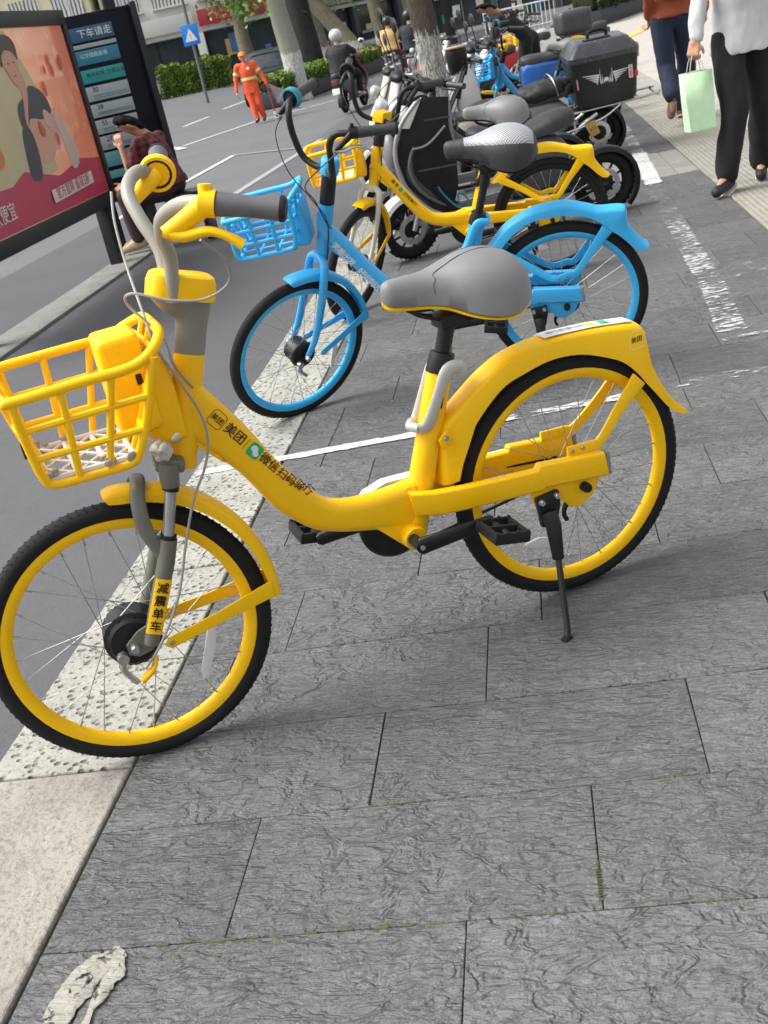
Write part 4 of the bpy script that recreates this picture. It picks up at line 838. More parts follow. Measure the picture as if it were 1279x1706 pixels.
CB['mesh_top'] = mesh_mat()
def text2(b):
    d = (-0.52, 0, -0.854); u = (-0.854, 0, 0.52); dv = Vector(d).normalized(); base = Vector((0.825, 0.0290, 0.690)); lt = empty('frame_lettering', b)
    for k, s in enumerate('笑着出发 好运到达'):
        if s != ' ': textmb(s, .031, basis(base + dv * (0.010 + k * .0275) + Vector(u).normalized() * (.0), d, u), .0006, .0002).build('lettering', STW, lt, smooth=0)
bike2 = bicycle('shared_bicycle', 'blue bicycle with blue basket and silver mesh on its black saddle', frame_m(0.0524, 4.310, 178.43, 10.9), CB, steer=40, saddle_dz=0.088, kind='b', text=text2, group='shared bicycles parked in a row', spin=.5)
CO = dict(frame=YEL, plastic=YEL2, rim=BLP, fork=mat('cream fork', (0.62, 0.60, 0.50), .4, dirt=.3), stem=BLP, bar=BLP, grip=CB['grip'], lever=BLP, bell=BLP, cable=CABK, basket=YEL2, post=mat('cream post', (0.66, 0.65, 0.6), .4, dirt=.3), clamp=BLP, saddle=SAD, sbase=BLP, capround=0, floor=1)
def text3(b):
    d = (-0.545, 0, -0.838); u = (-0.838, 0, 0.545); dv = Vector(d).normalized(); base = Vector((0.80, 0.0286, 0.69)); lt = empty('frame_lettering', b)
    for k, s in enumerate('微信扫码骑行'): textmb(s, .022, basis(base + dv * (.13 if k > 1 else .02) + dv * ((k - 2) * .024 if k > 1 else k * .026 + .02), d, u), .0005, .0001).build('lettering', INK, lt, smooth=0)
    mm = basis(base + dv * .097, d, u); m = MB(); m.add([mm @ Vector((.012 * math.cos(t), .012 * math.sin(t), .0005)) for t in [2 * math.pi * k / 20 for k in range(20)]], [tuple(range(20))]); m.build('logo_disc', STG, lt, smooth=0)
bike3 = bicycle('shared_bicycle', 'yellow bicycle with black handlebar and cream fork, between blue bicycle and black scooter', frame_m(0.0466, 6.051, 185.03, 6.5), CO, steer=62, saddle_dz=0.045, kind='b', text=text3, group='shared bicycles parked in a row', spin=.8, crank=1)
# ------------------------------------------------------------------ electric scooters
def scooter(name, label, x, y, heading, lean=4, wb=1.28, r=0.20, body=None, shield=None, inner=BLP, seat=SADB, trim=SIL, mirrors=True, rack=False, steer=8, group='electric scooters parked in a row', plate=False, light=True, sz=0.0, floorc=BLP, tail=True, mz=0.0, lz=0.98, cat='scooter', short=False, zr=0.0, fairing=None, fmat=None, mudm=None):
    b = thing(name, label, cat, mw=frame_m(x, y, heading, lean), group=group)
    Hs = Vector((wb - .12, 0, 0.62)); A = Vector((-0.40, 0, 0.92)).normalized(); Ms = Matrix.Translation(Hs) @ Matrix.Rotation(R(steer), 4, A) @ Matrix.Translation(-Hs); I = Matrix.Identity(4)
    for nm, cx, M in (('rear_wheel', 0, I), ('front_wheel', wb, Ms)):
        w = empty(nm, b); c = (cx, 0, r)
        t = MB(); t.lathe([(r - .038 + .038 * math.cos(a), .042 * math.sin(a)) for a in [2 * math.pi * i / 14 for i in range(14)]], c, 'y', 40)
        for i in range(36):
            a = 2 * math.pi * i / 36; q = Matrix.Rotation(-a, 3, 'Y'); p = q @ Vector((r - .002, 0, 0))
            for s in (-1, 1): t.box((c[0] + p.x, s * .016, c[2] + p.z), (.006, .018, .01), (q @ Matrix.Rotation(s * .4, 3, 'X')).to_4x4())
        t.xf(M).build('tyre', RUB, w)
        m = MB(); rr = r - .065; m.lathe([(rr, .03), (rr + .01, .03), (rr + .01, -.03), (rr, -.03), (rr - .012, 0)], c, 'y', 36)
        for i in range(10):
            a = 2 * math.pi * i / 10; m.tube([(c[0] + .03 * math.cos(a), .012, c[2] + .03 * math.sin(a)), (c[0] + rr * math.cos(a + .25), 0, c[2] + rr * math.sin(a + .25))], .008, 6, smooth=False)
        m.lathe([(0, .04), (.05, .036), (.06, .02), (.06, -.02), (.05, -.036), (0, -.04)], c, 'y', 20, closed=False); m.xf(M).build('rim', BLK, w)
        m = MB(); m.lathe([(.06, .043), (.095, .043), (.095, .046), (.06, .046)], c, 'y', 28)
        for i in range(12): a = 2 * math.pi * i / 12; m.lathe([(0, .047), (.007, .047), (.007, .042), (0, .042)], (c[0] + .078 * math.cos(a), 0, c[2] + .078 * math.sin(a)), 'y', 8)
        m.xf(M).build('brake_disc', SIL, w)
    fk = empty('fork', b)
    for s in (1, -1):
        m = MB(); m.tube([(wb, s * .065, r), (wb - .035, s * .065, r + .08), (wb - .085, s * .065, r + .27)], [.018, .02, .016], 10, smooth=False); m.tube([(wb - .085, s * .065, r + .26), (wb - .11, s * .06, r + .34)], .013, 10, smooth=False)
        m.xf(Ms).build('fork_leg', trim, fk)
    m = MB(); secs = []
    for a in range(-25, 116, 12):
        q = R(a); rr = r + .022; secs.append([(wb + (rr - e) * math.cos(q), yy, r + (rr - e) * math.sin(q)) for yy, e in ((-.055, .03), (-.045, .004), (0, -.004), (.045, .004), (.055, .03), (.045, .012), (0, .004), (-.045, .012))])
    m.loft(secs); m.xf(Ms).build('front_mudguard', mudm or shield, fk)
    # leg shield: outer skin and dark inner skin
    pr_ = [(wb - .20, lz), (wb - .13, .86), (wb - .03, .72), (wb + .02, .60), (wb - .02, .47), (wb - .14, .34), (wb - .26, .265)]
    wd = [.085, .12, .165, .185, .185, .175, .16]
    def shell(off, k, th):
        P = catmull([(x_, z_, w_) for (x_, z_), w_ in zip(pr_, wd)], 4); secs = []
        for i, p in enumerate(P):
            t = P[min(i + 1, len(P) - 1)] - P[max(i - 1, 0)]; n = np.array([-t[1], t[0]]); n /= np.linalg.norm(n) + 1e-9
            if n[0] < 0: n = -n
            q = []
            for f_, e in ((-1, -.055), (-.93, -.015), (-.6, .012), (0, .02), (.6, .012), (.93, -.015), (1, -.055)): q.append((p[0] + n[0] * (e + off), f_ * p[2] * k, p[1] + n[1] * (e + off)))
            for f_, e in ((.97, -.055), (.9, -.02), (.6, .006), (0, .014), (-.6, .006), (-.9, -.02), (-.97, -.055)): q.append((p[0] + n[0] * (e + off - th), f_ * p[2] * k, p[1] + n[1] * (e + off - th)))
            secs.append(q)
        return MB().loft(secs)
    shell(0, 1, .012).build('leg_shield', shield, b, smooth=50)
    shell(-.018, .93, .006).build('inner_panel', inner, b, smooth=50)
    m = MB()
    for s in (1, -1): m.tube([(x_ - .045 if z_ > .4 else x_ - .01, s * w_ * 1.0, z_ - (0 if z_ > .4 else -.04)) for (x_, z_), w_ in zip(pr_, wd)], .011, 8)
    m.build('shield_trim', mat('grey trim', (.14, .145, .15), .35, .3), b)
    if fairing:
        for s in (1, -1): MB().plate(fairing, s * .155, s * .175).build('side_fairing', fmat or shield, b, bevel=.006)
    if light:
        m = MB(); m.ell((wb - .075, 0, .88), (.05, .075, .055), 18); m.build('headlight', mat('headlamp glass', (.45, .47, .48), .12), b)
    # deck
    m = MB(); m.box(((wb - .2 + .42) / 2 + .02, 0, .235), (wb - .2 - .42 + .14, .29, .045)); m.build('footboard', floorc, b, bevel=.012)
    m = MB(); 
    for s in (1, -1): m.tube([(wb - .22, s * .155, .255), (.42, s * .155, .245)], .010, 8, smooth=False)
    m.build('deck_rail', SIL, b)
    # rear body
    secs = []
    for x_, z0, z1, w_ in ((.50, .26, .62 + sz, .10), (.46, .25, .66 + sz, .125), (.30, .27, .66 + sz, .14), (.10, .34, .655 + sz, .14), (-.10, .42, .665 + sz, .12), (-.26, .52, .68 + sz, .085), (-.31, .57, .67 + sz, .05)):
        secs.append([(x_, a, (z0 + z1) / 2 + e) for a, e in rrect(w_ * 2, z1 - z0, min(.05, w_ * .6), 3)])
    if short: secs = [[(x_, a, (z0 + z1) / 2 + e) for a, e in rrect(w_ * 2, z1 - z0, .05, 3)] for x_, z0, z1, w_ in ((.62, .25, .56 + sz, .09), (.58, .24, .60 + sz, .12), (.42, .25, .60 + sz, .13), (.30, .27, .58 + sz, .12), (.24, .30, .52 + sz, .09))]
    MB().loft(secs).build('rear_body', body, b, smooth=40)
    S = [(.50, .05, .70, .665), (.48, .09, .725, .655), (.40, .12, .735, .65), (.28, .125, .73, .65), (.16, .135, .745, .655), (.0, .135, .775, .665), (-.16, .12, .785, .68), (-.25, .08, .775, .69), (-.28, .03, .75, .70)]
    if short: S = [(.64 - (.50 - a_) * .62, w_ * .95, zt - .07, zb - .06) for a_, w_, zt, zb in S]
    secs = []
    for x_, w_, zt, zb in catmull(S, 4):
        secs.append([(x_, w_ * math.cos(math.pi * i / 12), zb + (zt - zb) * math.sin(math.pi * i / 12) ** .55 + sz) for i in range(13)] + [(x_, -w_ * .95 * math.cos(math.pi * i / 5), zb - .006 + sz) for i in range(1, 5)])
    MB().loft(secs).build('seat', seat, b, smooth=60)
    m = MB(); secs = []
    for a in range(60, 206 if not short else 234, 14):
        q = R(a); rr = r + .03; secs.append([(rr_ * math.cos(q), yy, r + rr_ * math.sin(q)) for yy, rr_ in ((-.06, rr - .03), (-.05, rr), (0, rr + .006), (.05, rr), (.06, rr - .03), (.045, rr - .008), (0, rr - .003), (-.045, rr - .008))])
    m.loft(secs); m.build('rear_mudguard', BLP, b)
    for s in (1, -1) if not short else ():
        m = MB(); m.tube([(.02, s * .09, r + .03), (.10, s * .11, .50)], .016, 10, smooth=False); P = []
        for i in range(50): t = i / 49; a = t * 14 * math.pi; P.append((.03 + .06 * t + .022 * math.cos(a), s * .095 + .022 * math.sin(a), r + .06 + .2 * t))
        m.tube(P, .004, 6, smooth=False); m.build('shock_absorber', trim, b)
    m = MB(); m.tube([(0, .07, r), (.3, .08, .24)], .02, 8, smooth=False); m.tube([(0, -.07, r), (.3, -.08, .24)], .02, 8, smooth=False); m.box((.18, 0, .26), (.3, .16, .10)); m.build('swing_arm', BLK, b)
    if tail and not short:
        m = MB(); m.box((-.30, 0, .63 + sz) if not short else (-.27, 0, .30), (.03, .10, .04)); m.build('tail_light', mat('red lens', (.45, .01, .01), .2), b, bevel=.01)
    if plate:
        m = MB(); m.box((-.33, 0, .44), (.008, .16, .115), Matrix.Rotation(R(12), 4, 'Y')); m.build('number_plate', mat('plate white', (.7, .7, .55), .4), b, bevel=.003)
    # handlebar
    hb = empty('handlebar', b); hc = Vector((wb - .26, 0, 1.0)) + Vector((0, 0, lz - .98))
    m = MB(); m.tube([Hs + A * .1, hc - A * .02], .022, 12, smooth=False); m.ell(tuple(hc + Vector((.03, 0, 0))), (.06, .10, .045), 18); m.xf(Ms).build('instrument_cover', BLP, hb)
    for s in (1, -1):
        m = MB(); m.tube([hc, hc + Vector((0, s * .14, .025)), hc + Vector((-.05, s * .30, .03))], .011, 10); m.xf(Ms).build('bar', BLK, hb)
        g0, g1 = hc + Vector((-.02, s * .215, .03)), hc + Vector((-.06, s * .34, .03))
        m = MB(); m.tube([g0, g0 * .5 + g1 * .5, g1], [.018, .0165, .018], 14); m.xf(Ms).build('grip', CB['grip'], hb)
        m = MB(); m.tube([g0 + Vector((.03, -s * .02, 0)), g0 + Vector((.05, s * .04, -.004)), g1 + Vector((.05, 0, -.01))], [.009, .007, .006], 8); m.box(tuple(g0 + Vector((.01, -s * .035, 0))), (.045, .05, .04)); m.xf(Ms).build('brake_lever', BLK if s > 0 else SIL, hb)
        if mirrors:
            p = hc + Vector((.01, s * .17, .03)); q = p + Vector((.03, s * .07, .20 + mz)); m = MB(); m.tube([p, p + Vector((.0, s * .01, .08)), q], .0045, 8); m.xf(Ms).build('mirror_stalk', BLK, hb)
            m = MB(); m.ell(tuple(q + Vector((0, s * .03, .03))), (.014, .075, .052), 20); m.xf(Ms).build('mirror', BLP, hb)
            m = MB(); m.ell(tuple(q + Vector((-.008, s * .03, .03))), (.008, .068, .046), 20); m.xf(Ms).build('mirror_glass', mat('mirror glass', (.7, .72, .74), .06, 1.0), hb)
    m = MB(); m.tube([(wb - .25, .1, .96), (wb - .12, .13, .88), (wb - .16, .10, .75), (wb - .1, .05, .60)], .004, 6); m.build('brake_cable', CABK, b)
    m = MB(); m.tube([(.36, .10, .24), (.32, .15, .04), (.30, .16, .008)], .011, 8); m.build('side_stand', BLK, b)
    if rack:
        m = MB()
        for s in (1, -1): m.tube([(.52, s * .15, .40), (.30, s * .165, .415), (-.1, s * .17, .43), (-.46, s * .16, .445), (-.52, s * .13, .45)], .011, 10); m.tube([(.34, s * .165, .27), (.0, s * .17, .33), (-.18, s * .17, .42)], .010, 8); m.tube([(.22, s * .165, .42), (.22, s * .165, .26)], .010, 8); m.tube([(.30, s * .15, .22), (.02, s * .13, .38)], .022, 10, smooth=False)
        for x_ in (-.05, -.2, -.35, -.5): m.tube([(x_, -.165, .43), (x_, .165, .43)], .009, 8, smooth=False)
        m.build('luggage_rack', mat('chrome rack', (.62, .62, .6), .2, .9), b)
    return b
GR = 'electric scooters parked in a row'
DGR = mat('dark grey plastic', (.05, .052, .055), .42, dirt=.3, dcol=(.12, .12, .12)); MGR = mat('mid grey body', (.20, .20, .205), .38, dirt=.3, dcol=(.12, .12, .12)); WSC = mat('white scooter paint', (.66, .66, .65), .3, dirt=.3, dcol=(.4, .38, .35)); BSC = mat('deep blue paint', (.02, .12, .42), .3, dirt=.25); REDP = mat('red paint', (.5, .02, .03), .35); CREAM = mat('cream paint', (.62, .58, .48), .35, dirt=.3)
s1 = scooter('electric_scooter', 'black scooter with grey shield trim and teal lock on its deck', 0.412, 7.473, 195.4, 6, body=DGR, shield=DGR, mirrors=False, steer=14, lz=1.0, short=True, mudm=WSC, fmat=BLP, fairing=[(1.11, .985), (.95, .955), (.975, .80), (.955, .62), (.97, .44), (1.03, .29), (1.16, .36), (1.285, .50), (1.315, .70), (1.25, .86)])
m = MB()
MB().plate([(1.15, .985), (1.115, .985), (1.215, .83), (1.26, .84)], .178, .195).build('apron_edge', WSC, s1, bevel=.003)
MB().ell((1.335, .10, .70), (.05, .07, .11), 18).build('side_lamp', MGR, s1)
for zz in (.86, .58): MB().plate([(1.20 if zz < .7 else 1.12, zz), (.96, zz - .01), (.96, zz - .022), (1.2 if zz < .7 else 1.12, zz - .012)], .176, .183).build('panel_ridge', DGR, s1, bevel=.002)
MB().plate([(1.13, .46), (1.10, .46), (.98, .30), (1.04, .29)], .176, .19).build('inner_pocket', BLK, s1, bevel=.004)
m.tube([(1.0, .18, .80), (1.12, .19, .72), (1.22, .19, .71)], .007, 8)
for q in (1, -1): m.tube([(1.125, q * .186, .985), (1.26, q * .186, .86), (1.325, q * .186, .70), (1.295, q * .186, .50), (1.165, q * .186, .33), (1.02, q * .186, .255)], .014, 10, n=5)
m.build('fairing_trim', mat('light trim', (.30, .31, .32), .35, .3), s1)
# teal u-lock and orange dot
m = MB(); m.tube([(1.10, .19, .46), (1.07, .19, .40), (1.00, .20, .315), (.94, .20, .30), (.93, .20, .34), (.96, .20, .39), (.985, .20, .395), (.99, .20, .35), (.96, .20, .325)], .006, 8)
lk = thing('bicycle_lock', 'teal steel lock bracket hanging inside the black scooter shield', 'lock', mw=s1.matrix_world.copy()); m.build('lock_bar', mat('teal steel', (.01, .2, .22), .35), lk)
s2 = scooter('electric_scooter', 'grey delivery scooter with chrome rack under the black top box', 0.58, 10.22, 186, 5, wb=1.30, body=MGR, shield=MGR, rack=True, steer=10, mirrors=False, tail=False, short=True, sz=-.05)
MB().box((.62, 0, .335), (.42, .27, .19)).build('side_panel', MGR, s2, bevel=.03, bseg=3)
m = MB(); m.lathe([(0, .1365), (.024, .1365), (.024, .134), (0, .134)], (.66, 0, .36), 'y', 18, closed=False); m.build('red_sticker', mat('red sticker', (.7, .1, .03), .4), s2)
m = MB(); m.box((.075, .182, .27), (.085, .006, .12), Matrix.Rotation(R(20), 4, 'Y')); m.build('number_plate', mat('ochre plate', (.42, .27, .08), .5), s2, bevel=.002)
textmb('A72', .036, basis((.075, .1858, .27), (-.94, 0, .34), (.34, 0, .94)), .0005).build('plate_text', INK, s2, smooth=0)
# top box
tb = thing('top_box', 'black ribbed delivery top box with white winged emblem and red stickers', 'box', mw=s2.matrix_world @ Matrix.Translation((-.07, 0, .45)) @ Matrix.Diagonal((1.12, 1.2, 1.22, 1)))
BX = mat('box plastic', (.010, .011, .012), .42, dirt=.2, dcol=(.1, .1, .1)); BX2 = mat('box lid plastic', (.045, .047, .055), .25, dirt=.3, dcol=(.2, .2, .2))
secs = []
for z, w, d_ in ((0, .40, .36), (.03, .44, .38), (.28, .50, .42), (.30, .50, .42)): secs.append([(a, e, z) for a, e in rrect(w, d_, .045, 4)])
MB().loft(secs).build('box_body', BX, tb, smooth=35)
secs = []
for z, w, d_ in ((.297, .52, .44), (.33, .525, .445), (.345, .50, .42), (.40, .40, .34), (.412, .36, .30)): secs.append([(a, e, z) for a, e in rrect(w, d_, .05, 4)])
lid = MB().loft(secs).build('box_lid', BX2, tb, smooth=30)
m = MB(); m.box((.02, .08, .415), (.20, .07, .012)); m.build('lid_panel', BLP, lid, bevel=.003)
m = MB(); m.tube([(-.07, 0, .41), (-.06, 0, .45), (0, 0, .46), (.06, 0, .45), (.07, 0, .41)], .012, 8); m.build('lid_handle', BLP, lid)
for yy in (-.12, .12): MB().box((-.262, yy, .30), (.012, .035, .09)).build('latch', SIL, tb, bevel=.004)
def onface(z): return .19 + (.21 - .19) * (z / .28) + .0035
def stick(polys, mt, name):
    m = MB()
    for p in polys: n = len(p); m.add([(a, onface(z) + .0015, z) for a, z in p], [tuple(range(n))])
    m.build(name, mt, tb, smooth=0)
W = []
for s in (1, -1):
    for k in range(5):
        z = .205 - k * .014; x0 = .05 + k * .004; x1 = .165 - k * .022
        W.append([(s * x0, z - .012), (s * x1, z - .004 + .006), (s * (x1 + .012), z + .006), (s * x0, z)])
    for k in range(3):
        W.append([(s * (.045 - k * .013), .225 + (.02 if k == 0 else 0) - k * .02), (s * (.038 - k * .013), .135 + k * .003), (s * (.047 - k * .013), .150)])
stick(W, STW, 'wing_emblem'); stick([[(.014 * math.cos(t), .165 + .014 * math.sin(t)) for t in [2 * math.pi * k / 18 for k in range(18)]]], STW, 'wing_hub')
RS = mat('red sticker paint', (.6, .03, .05), .45)
stick([[(-.165, .14), (-.195, .14), (-.195, .225), (-.165, .225)]], STW, 'sticker_backing')
m = MB()
for i, ch in enumerate('北京朝阳'): m.merge(textmb(ch, .023, basis((-.18, onface(.215 - i * .021) + .003, .214 - i * .0205), (-1, 0, 0), (0, 0, 1)), .0004))
m.build('red_lettering', RS, tb, smooth=0)
stick([[(-.207, .145), (-.232, .145), (-.232, .185), (-.207, .185)]], RS, 'red_sticker'); stick([[(.218, .13), (.205, .13), (.210, .20), (.222, .20)]], mat('pink sticker', (.6, .2, .28), .5), 'pink_sticker')
# black cover on the seat of the grey scooter
bag = thing('bag', 'black cloth bag strapped on the grey scooter seat before the box', 'bag', mw=s2.matrix_world @ Matrix.Translation((.42, 0, .58)))
m = MB(); m.ell((0, 0, .05), (.25, .16, .09), 20); m.ell((.1, .02, .03), (.14, .14, .07), 16)
organic(m, 'bag_cloth', mat('black cloth', (.015, .016, .018), .5), bag, .012, 3, .014, 9)
m = MB(); m.tube([(-.1, .15, .0), (-.08, .13, .11), (-.05, 0, .165), (-.02, -.13, .11)], .006, 6, flat=((0, 0, 1), 1, 2)); m.build('strap', SIL, bag)
scooter('electric_scooter', 'white scooter with tall white shield behind the grey delivery scooter', 0.62, 11.2, 186, 3, short=True, sz=-.08, body=WSC, shield=WSC, inner=WSC, seat=SADB, lz=1.02, mirrors=True, mz=.02, fairing=[(1.14, 1.0), (1.05, .82), (1.03, .62), (.98, .42), (1.20, .36), (1.42, .50), (1.30, .66), (1.20, .85)])
scooter('electric_scooter', 'dark scooter with tall mirrors in front of the big tree', 0.18, 8.62, 187, 6, body=DGR, shield=WSC, mz=.12, lz=1.03, short=True, sz=-.06)
scooter('electric_scooter', 'deep blue scooter with dark grey seat beside the leaning man', 0.50, 12.45, 188, 3, body=BSC, shield=BSC, sz=.10, mz=.0)
scooter('electric_scooter', 'white and black scooter just behind the blue scooter', 0.72, 13.4, 190, 3, mirrors=False, body=WSC, shield=WSC, seat=SAD)
scooter('electric_scooter', 'grey scooter with a rounded grey top case, farther back', 0.55, 14.35, 192, 3, mirrors=False, body=MGR, shield=DGR, seat=SADB)
scooter('electric_scooter', 'black scooter farthest back in the parked row', 1.2, 20.0, 192, 3, mirrors=False, body=DGR, shield=MGR, seat=SADB)
scooter('electric_scooter', 'red scooter parked left of the row beyond the big tree', -0.3, 18.2, 200, 3, mirrors=False, body=REDP, shield=REDP, seat=SADB)
scooter('electric_scooter', 'silver white scooter parked beyond the red one', -0.2, 21.5, 200, 3, mirrors=False, body=WSC, shield=WSC, seat=SADB)
# rounded top case on the far grey one
tc_ = thing('top_case', 'rounded dark grey top case on a far scooter', 'box', loc=(.68, 14.35, .86), rz=R(192)); m = MB(); m.box((0, 0, .14), (.40, .36, .27)); m.build('case_shell', DGR, tc_, bevel=.08, bseg=4); MB().box((-.20, 0, .10), (.03, .22, .05)).build('case_reflector', mat('red lens', (.45, .01, .01), .2), tc_, bevel=.01)
# tan topped carrier bag on the dark scooter
hb_ = thing('basket_bag', 'dark round bag with tan rim on a scooter beside the big tree', 'bag', loc=(-.50, 10.0, .90)); m = MB(); m.tube([(0, 0, -.02), (0, 0, .05), (0, 0, .16), (0, 0, .20)], [.06, .085, .09, .085], 20, smooth=False); m.build('bag_body', BLP, hb_, bevel=.01); MB().lathe([(.06, .2), (.095, .2), (.10, .21), (.092, .218), (.0, .222), (.0, .2)], (0, 0, 0), 'z', 24).build('bag_rim', mat('tan canvas', (.42, .35, .18), .7), hb_)
# blue and yellow shared bikes farther along
CBY = dict(CB); CBY.update(frame=BLU, plastic=YEL2, rim=BLP, saddle=SAD, basket=BLU2, clamp=BLP, stem=BLP); CBY.pop('mesh_top')
bicycle('shared_bicycle', 'blue and yellow bicycle with pale grey saddle behind the white scooter', frame_m(0.64, 11.85, 186, 5), CBY, steer=10, saddle_dz=.03, kind='b', group='shared bicycles parked in a row', spin=.1)
bicycle('shared_bicycle', 'yellow bicycle far along the row, between the grey and black scooters', frame_m(0.9, 18.8, 190, 4), CO, steer=20, saddle_dz=.05, kind='b', group='shared bicycles parked in a row', spin=.1)

scooter('electric_scooter', 'pale cream scooter just beyond the dark one by the big tree', -0.1, 10.75, 184, 4, body=CREAM, shield=CREAM, short=True, sz=-.1, mz=.04, lz=1.0)
scooter('electric_scooter', 'black scooter left of the leaning man', -0.55, 15.6, 200, 4, mirrors=False, body=DGR, shield=DGR)
scooter('electric_scooter', 'red and black scooter by the white iron railing', -0.9, 24.0, 200, 4, body=REDP, shield=DGR)
bicycle('shared_bicycle', 'blue bicycle with grey saddle far back near the railing', frame_m(0.5, 16.6, 190, 4), CB, steer=25, saddle_dz=.04, kind='b', group='shared bicycles parked in a row', spin=.1)
# ------------------------------------------------------------------ people
SKIN = mat('skin', (.48, .26, .17), .5, var=.05); HAIR = mat('black hair', (.008, .007, .007), .7, var=.3, bump=.8, bs=200, spec=.15)
def cloth(name, col, rough=.8, **k): return mat(name, col, rough, var=.1, vs=30, bump=.2, bs=260, **k)
def hand(mb, w, e, side, curl=.6, s=1.0):
    # w wrist, e elbow -> hand continues the forearm; side = thumb direction
    w = Vector(w); d = (w - Vector(e)).normalized(); t = Vector(side); t = (t - d * t.dot(d)).normalized(); n = d.cross(t)
    mb.cap(w - d * .02, w + d * .02, .026 * s, .024 * s)
    for k in (-1, -.3, .35, 1): mb.cap(w + d * .012 + t * k * .018 * s, w + d * .085 * s + t * k * .028 * s, .016 * s, .0115 * s, 10)
    for k, L in ((1, .068), (.35, .078), (-.3, .072), (-1, .056)):
        p = w + d * .085 * s + t * k * .028 * s; a = curl
        d1 = (d * math.cos(a) - n * math.sin(a)); p1 = p + d1 * L * .45 * s; d2 = d * math.cos(a * 2.1) - n * math.sin(a * 2.1); p2 = p1 + d2 * L * .32 * s; d3 = d * math.cos(a * 2.9) - n * math.sin(a * 2.9); p3 = p2 + d3 * L * .25 * s
        mb.cap(p, p1, .0098 * s, .0088 * s, 8); mb.cap(p1, p2, .0088 * s, .008 * s, 8); mb.cap(p2, p3, .008 * s, .0068 * s, 8)
    q = w + d * .025 * s + t * .022 * s; q1 = q + (t * .75 + d * .6 - n * .3).normalized() * .036 * s; q2 = q1 + (d * .8 + t * .15 - n * .55).normalized() * .032 * s
    mb.cap(q, q1, .0125 * s, .010 * s, 8); mb.cap(q1, q2, .010 * s, .008 * s, 8)
def person(label, J, top, bottom, shoe, vox=.012, sleeve='long', legs='long', hair=True, head=True, hem=.10, group=None, facing=None, wr=.010, sole=None, skirt=0, ext=None, curl=.6, fat=1.0, tw=1.0):
    j = {k: Vector(v) for k, v in J.items()}; o = Vector((j['hip'].x, j['hip'].y, 0)); j = {k: v - o for k, v in j.items()}
    p = thing('person', label, 'person', loc=tuple(o), group=group)
    fac = Vector(facing or (0, -1, 0)).normalized(); side = Vector((0, 0, 1)).cross(fac)  # person's left
    up = (j['neck'] - j['hip']).normalized()
    sd0 = (j['shl'] - j['shr']).normalized(); bM = Matrix((tuple(sd0), tuple(up.cross(sd0)), tuple(up))).transposed().to_4x4()
    m = MB(); hd = j['head']; hu = (hd - j['neck']).normalized()
    hM = Matrix((tuple(side), tuple(fac), tuple(hu))).transposed().to_4x4()
    m.ell(hd + hu * .012, (.074, .092, .105), 20, hM); m.ell(hd + fac * .022 - hu * .055, (.052, .062, .058), 16, hM); m.cap(j['neck'] - hu * .03, hd - hu * .05, .056, .052)
    m.ell(hd + fac * .098 - hu * .012, (.013, .018, .024), 10, hM); m.ell(hd + fac * .088 - hu * .05, (.024, .012, .010), 10, hM); m.ell(hd + fac * .085 + hu * .028, (.05, .012, .010), 10, hM)
    for s in (1, -1): m.ell(hd + side * s * .077 - hu * .005, (.010, .020, .032), 10, hM)
    m.ell(j['hip'].lerp(j['neck'], .35), (.10, .075, .22), 16, bM); m.ell(j['neck'] - up * .17, (.12, .085, .13), 16, bM); m.ell(j['hip'], (.11, .08, .09), 16, bM)
    m.cap(j['shl'], j['shr'], .042, .042)
    for s in 'lr':
        m.cap(j['sh' + s], j['el' + s], .046, .038); m.cap(j['el' + s], j['wr' + s], .038, .026); hand(m, j['wr' + s], j['el' + s], J.get('th' + s, fac), curl, 1.0)
        m.cap(j['hip' + s], j['kn' + s], .068, .048); m.cap(j['kn' + s], j['an' + s], .05, .036); m.cap(j['an' + s], j['toe' + s], .036, .022); m.cap(j['hip'], j['hip' + s], .07, .065)
    organic(m, 'body', SKIN, p, max(.0055, vox * .62), 3)
    if head:
        for s in (1, -1): MB().ell(hd + fac * .088 + side * s * .03 + hu * .012, (.011, .006, .006), 10, hM).build('eye', mat('eye', (.02, .015, .012), .2), p)
    # top
    m = MB(); q = j['neck'] - up * .045; w_ = (j['shl'] - j['shr']).length / 2
    sd = (j['shl'] - j['shr']).normalized(); bk = up.cross(sd)
    tM = Matrix((tuple(sd), tuple(bk), tuple(up))).transposed().to_4x4()
    secs = []; Lt = (j['neck'] - j['hip']).length
    for f_, wx, wy in ((-hem / Lt, .19, .14), (-hem / Lt + .12, .188, .138), (.12, .178, .13), (.3, .172, .125), (.5, .178, .125), (.7, .188, .12), (.84, .175, .105), (.93, .12, .085), (1.0, .07, .065)):
        c_ = j['hip'].lerp(j['neck'], f_) if f_ >= 0 else j['hip'] + Vector((0, 0, f_ * Lt)); secs.append([c_ + sd * (wx * fat * math.cos(t_)) + bk * (wy * fat * math.sin(t_)) for t_ in [2 * math.pi * k_ / 28 for k_ in range(28)]])
    m.loft(secs)
    m.cap(j['neck'] - up * .06, j['neck'] - up * .01, .075, .062)
    for s in 'lr':
        m.cap(j['neck'].lerp(j['sh' + s], .55) - up * .03, j['sh' + s], .07, .068)
        if sleeve == 'long': m.cap(j['sh' + s], j['el' + s], .068, .055); e = j['el' + s].lerp(j['wr' + s], .93); m.cap(j['el' + s], e, .055, .042)
        else: m.cap(j['sh' + s], j['sh' + s].lerp(j['el' + s], .7), .068, .062)
    organic(m, 'jacket' if sleeve == 'long' else 'shirt', top, p, vox, 5, wr, 8, seed=3.1)
    m = MB(); m.ell(j['hip'] + up * .01, (.155, .115, .11), 18, tM)
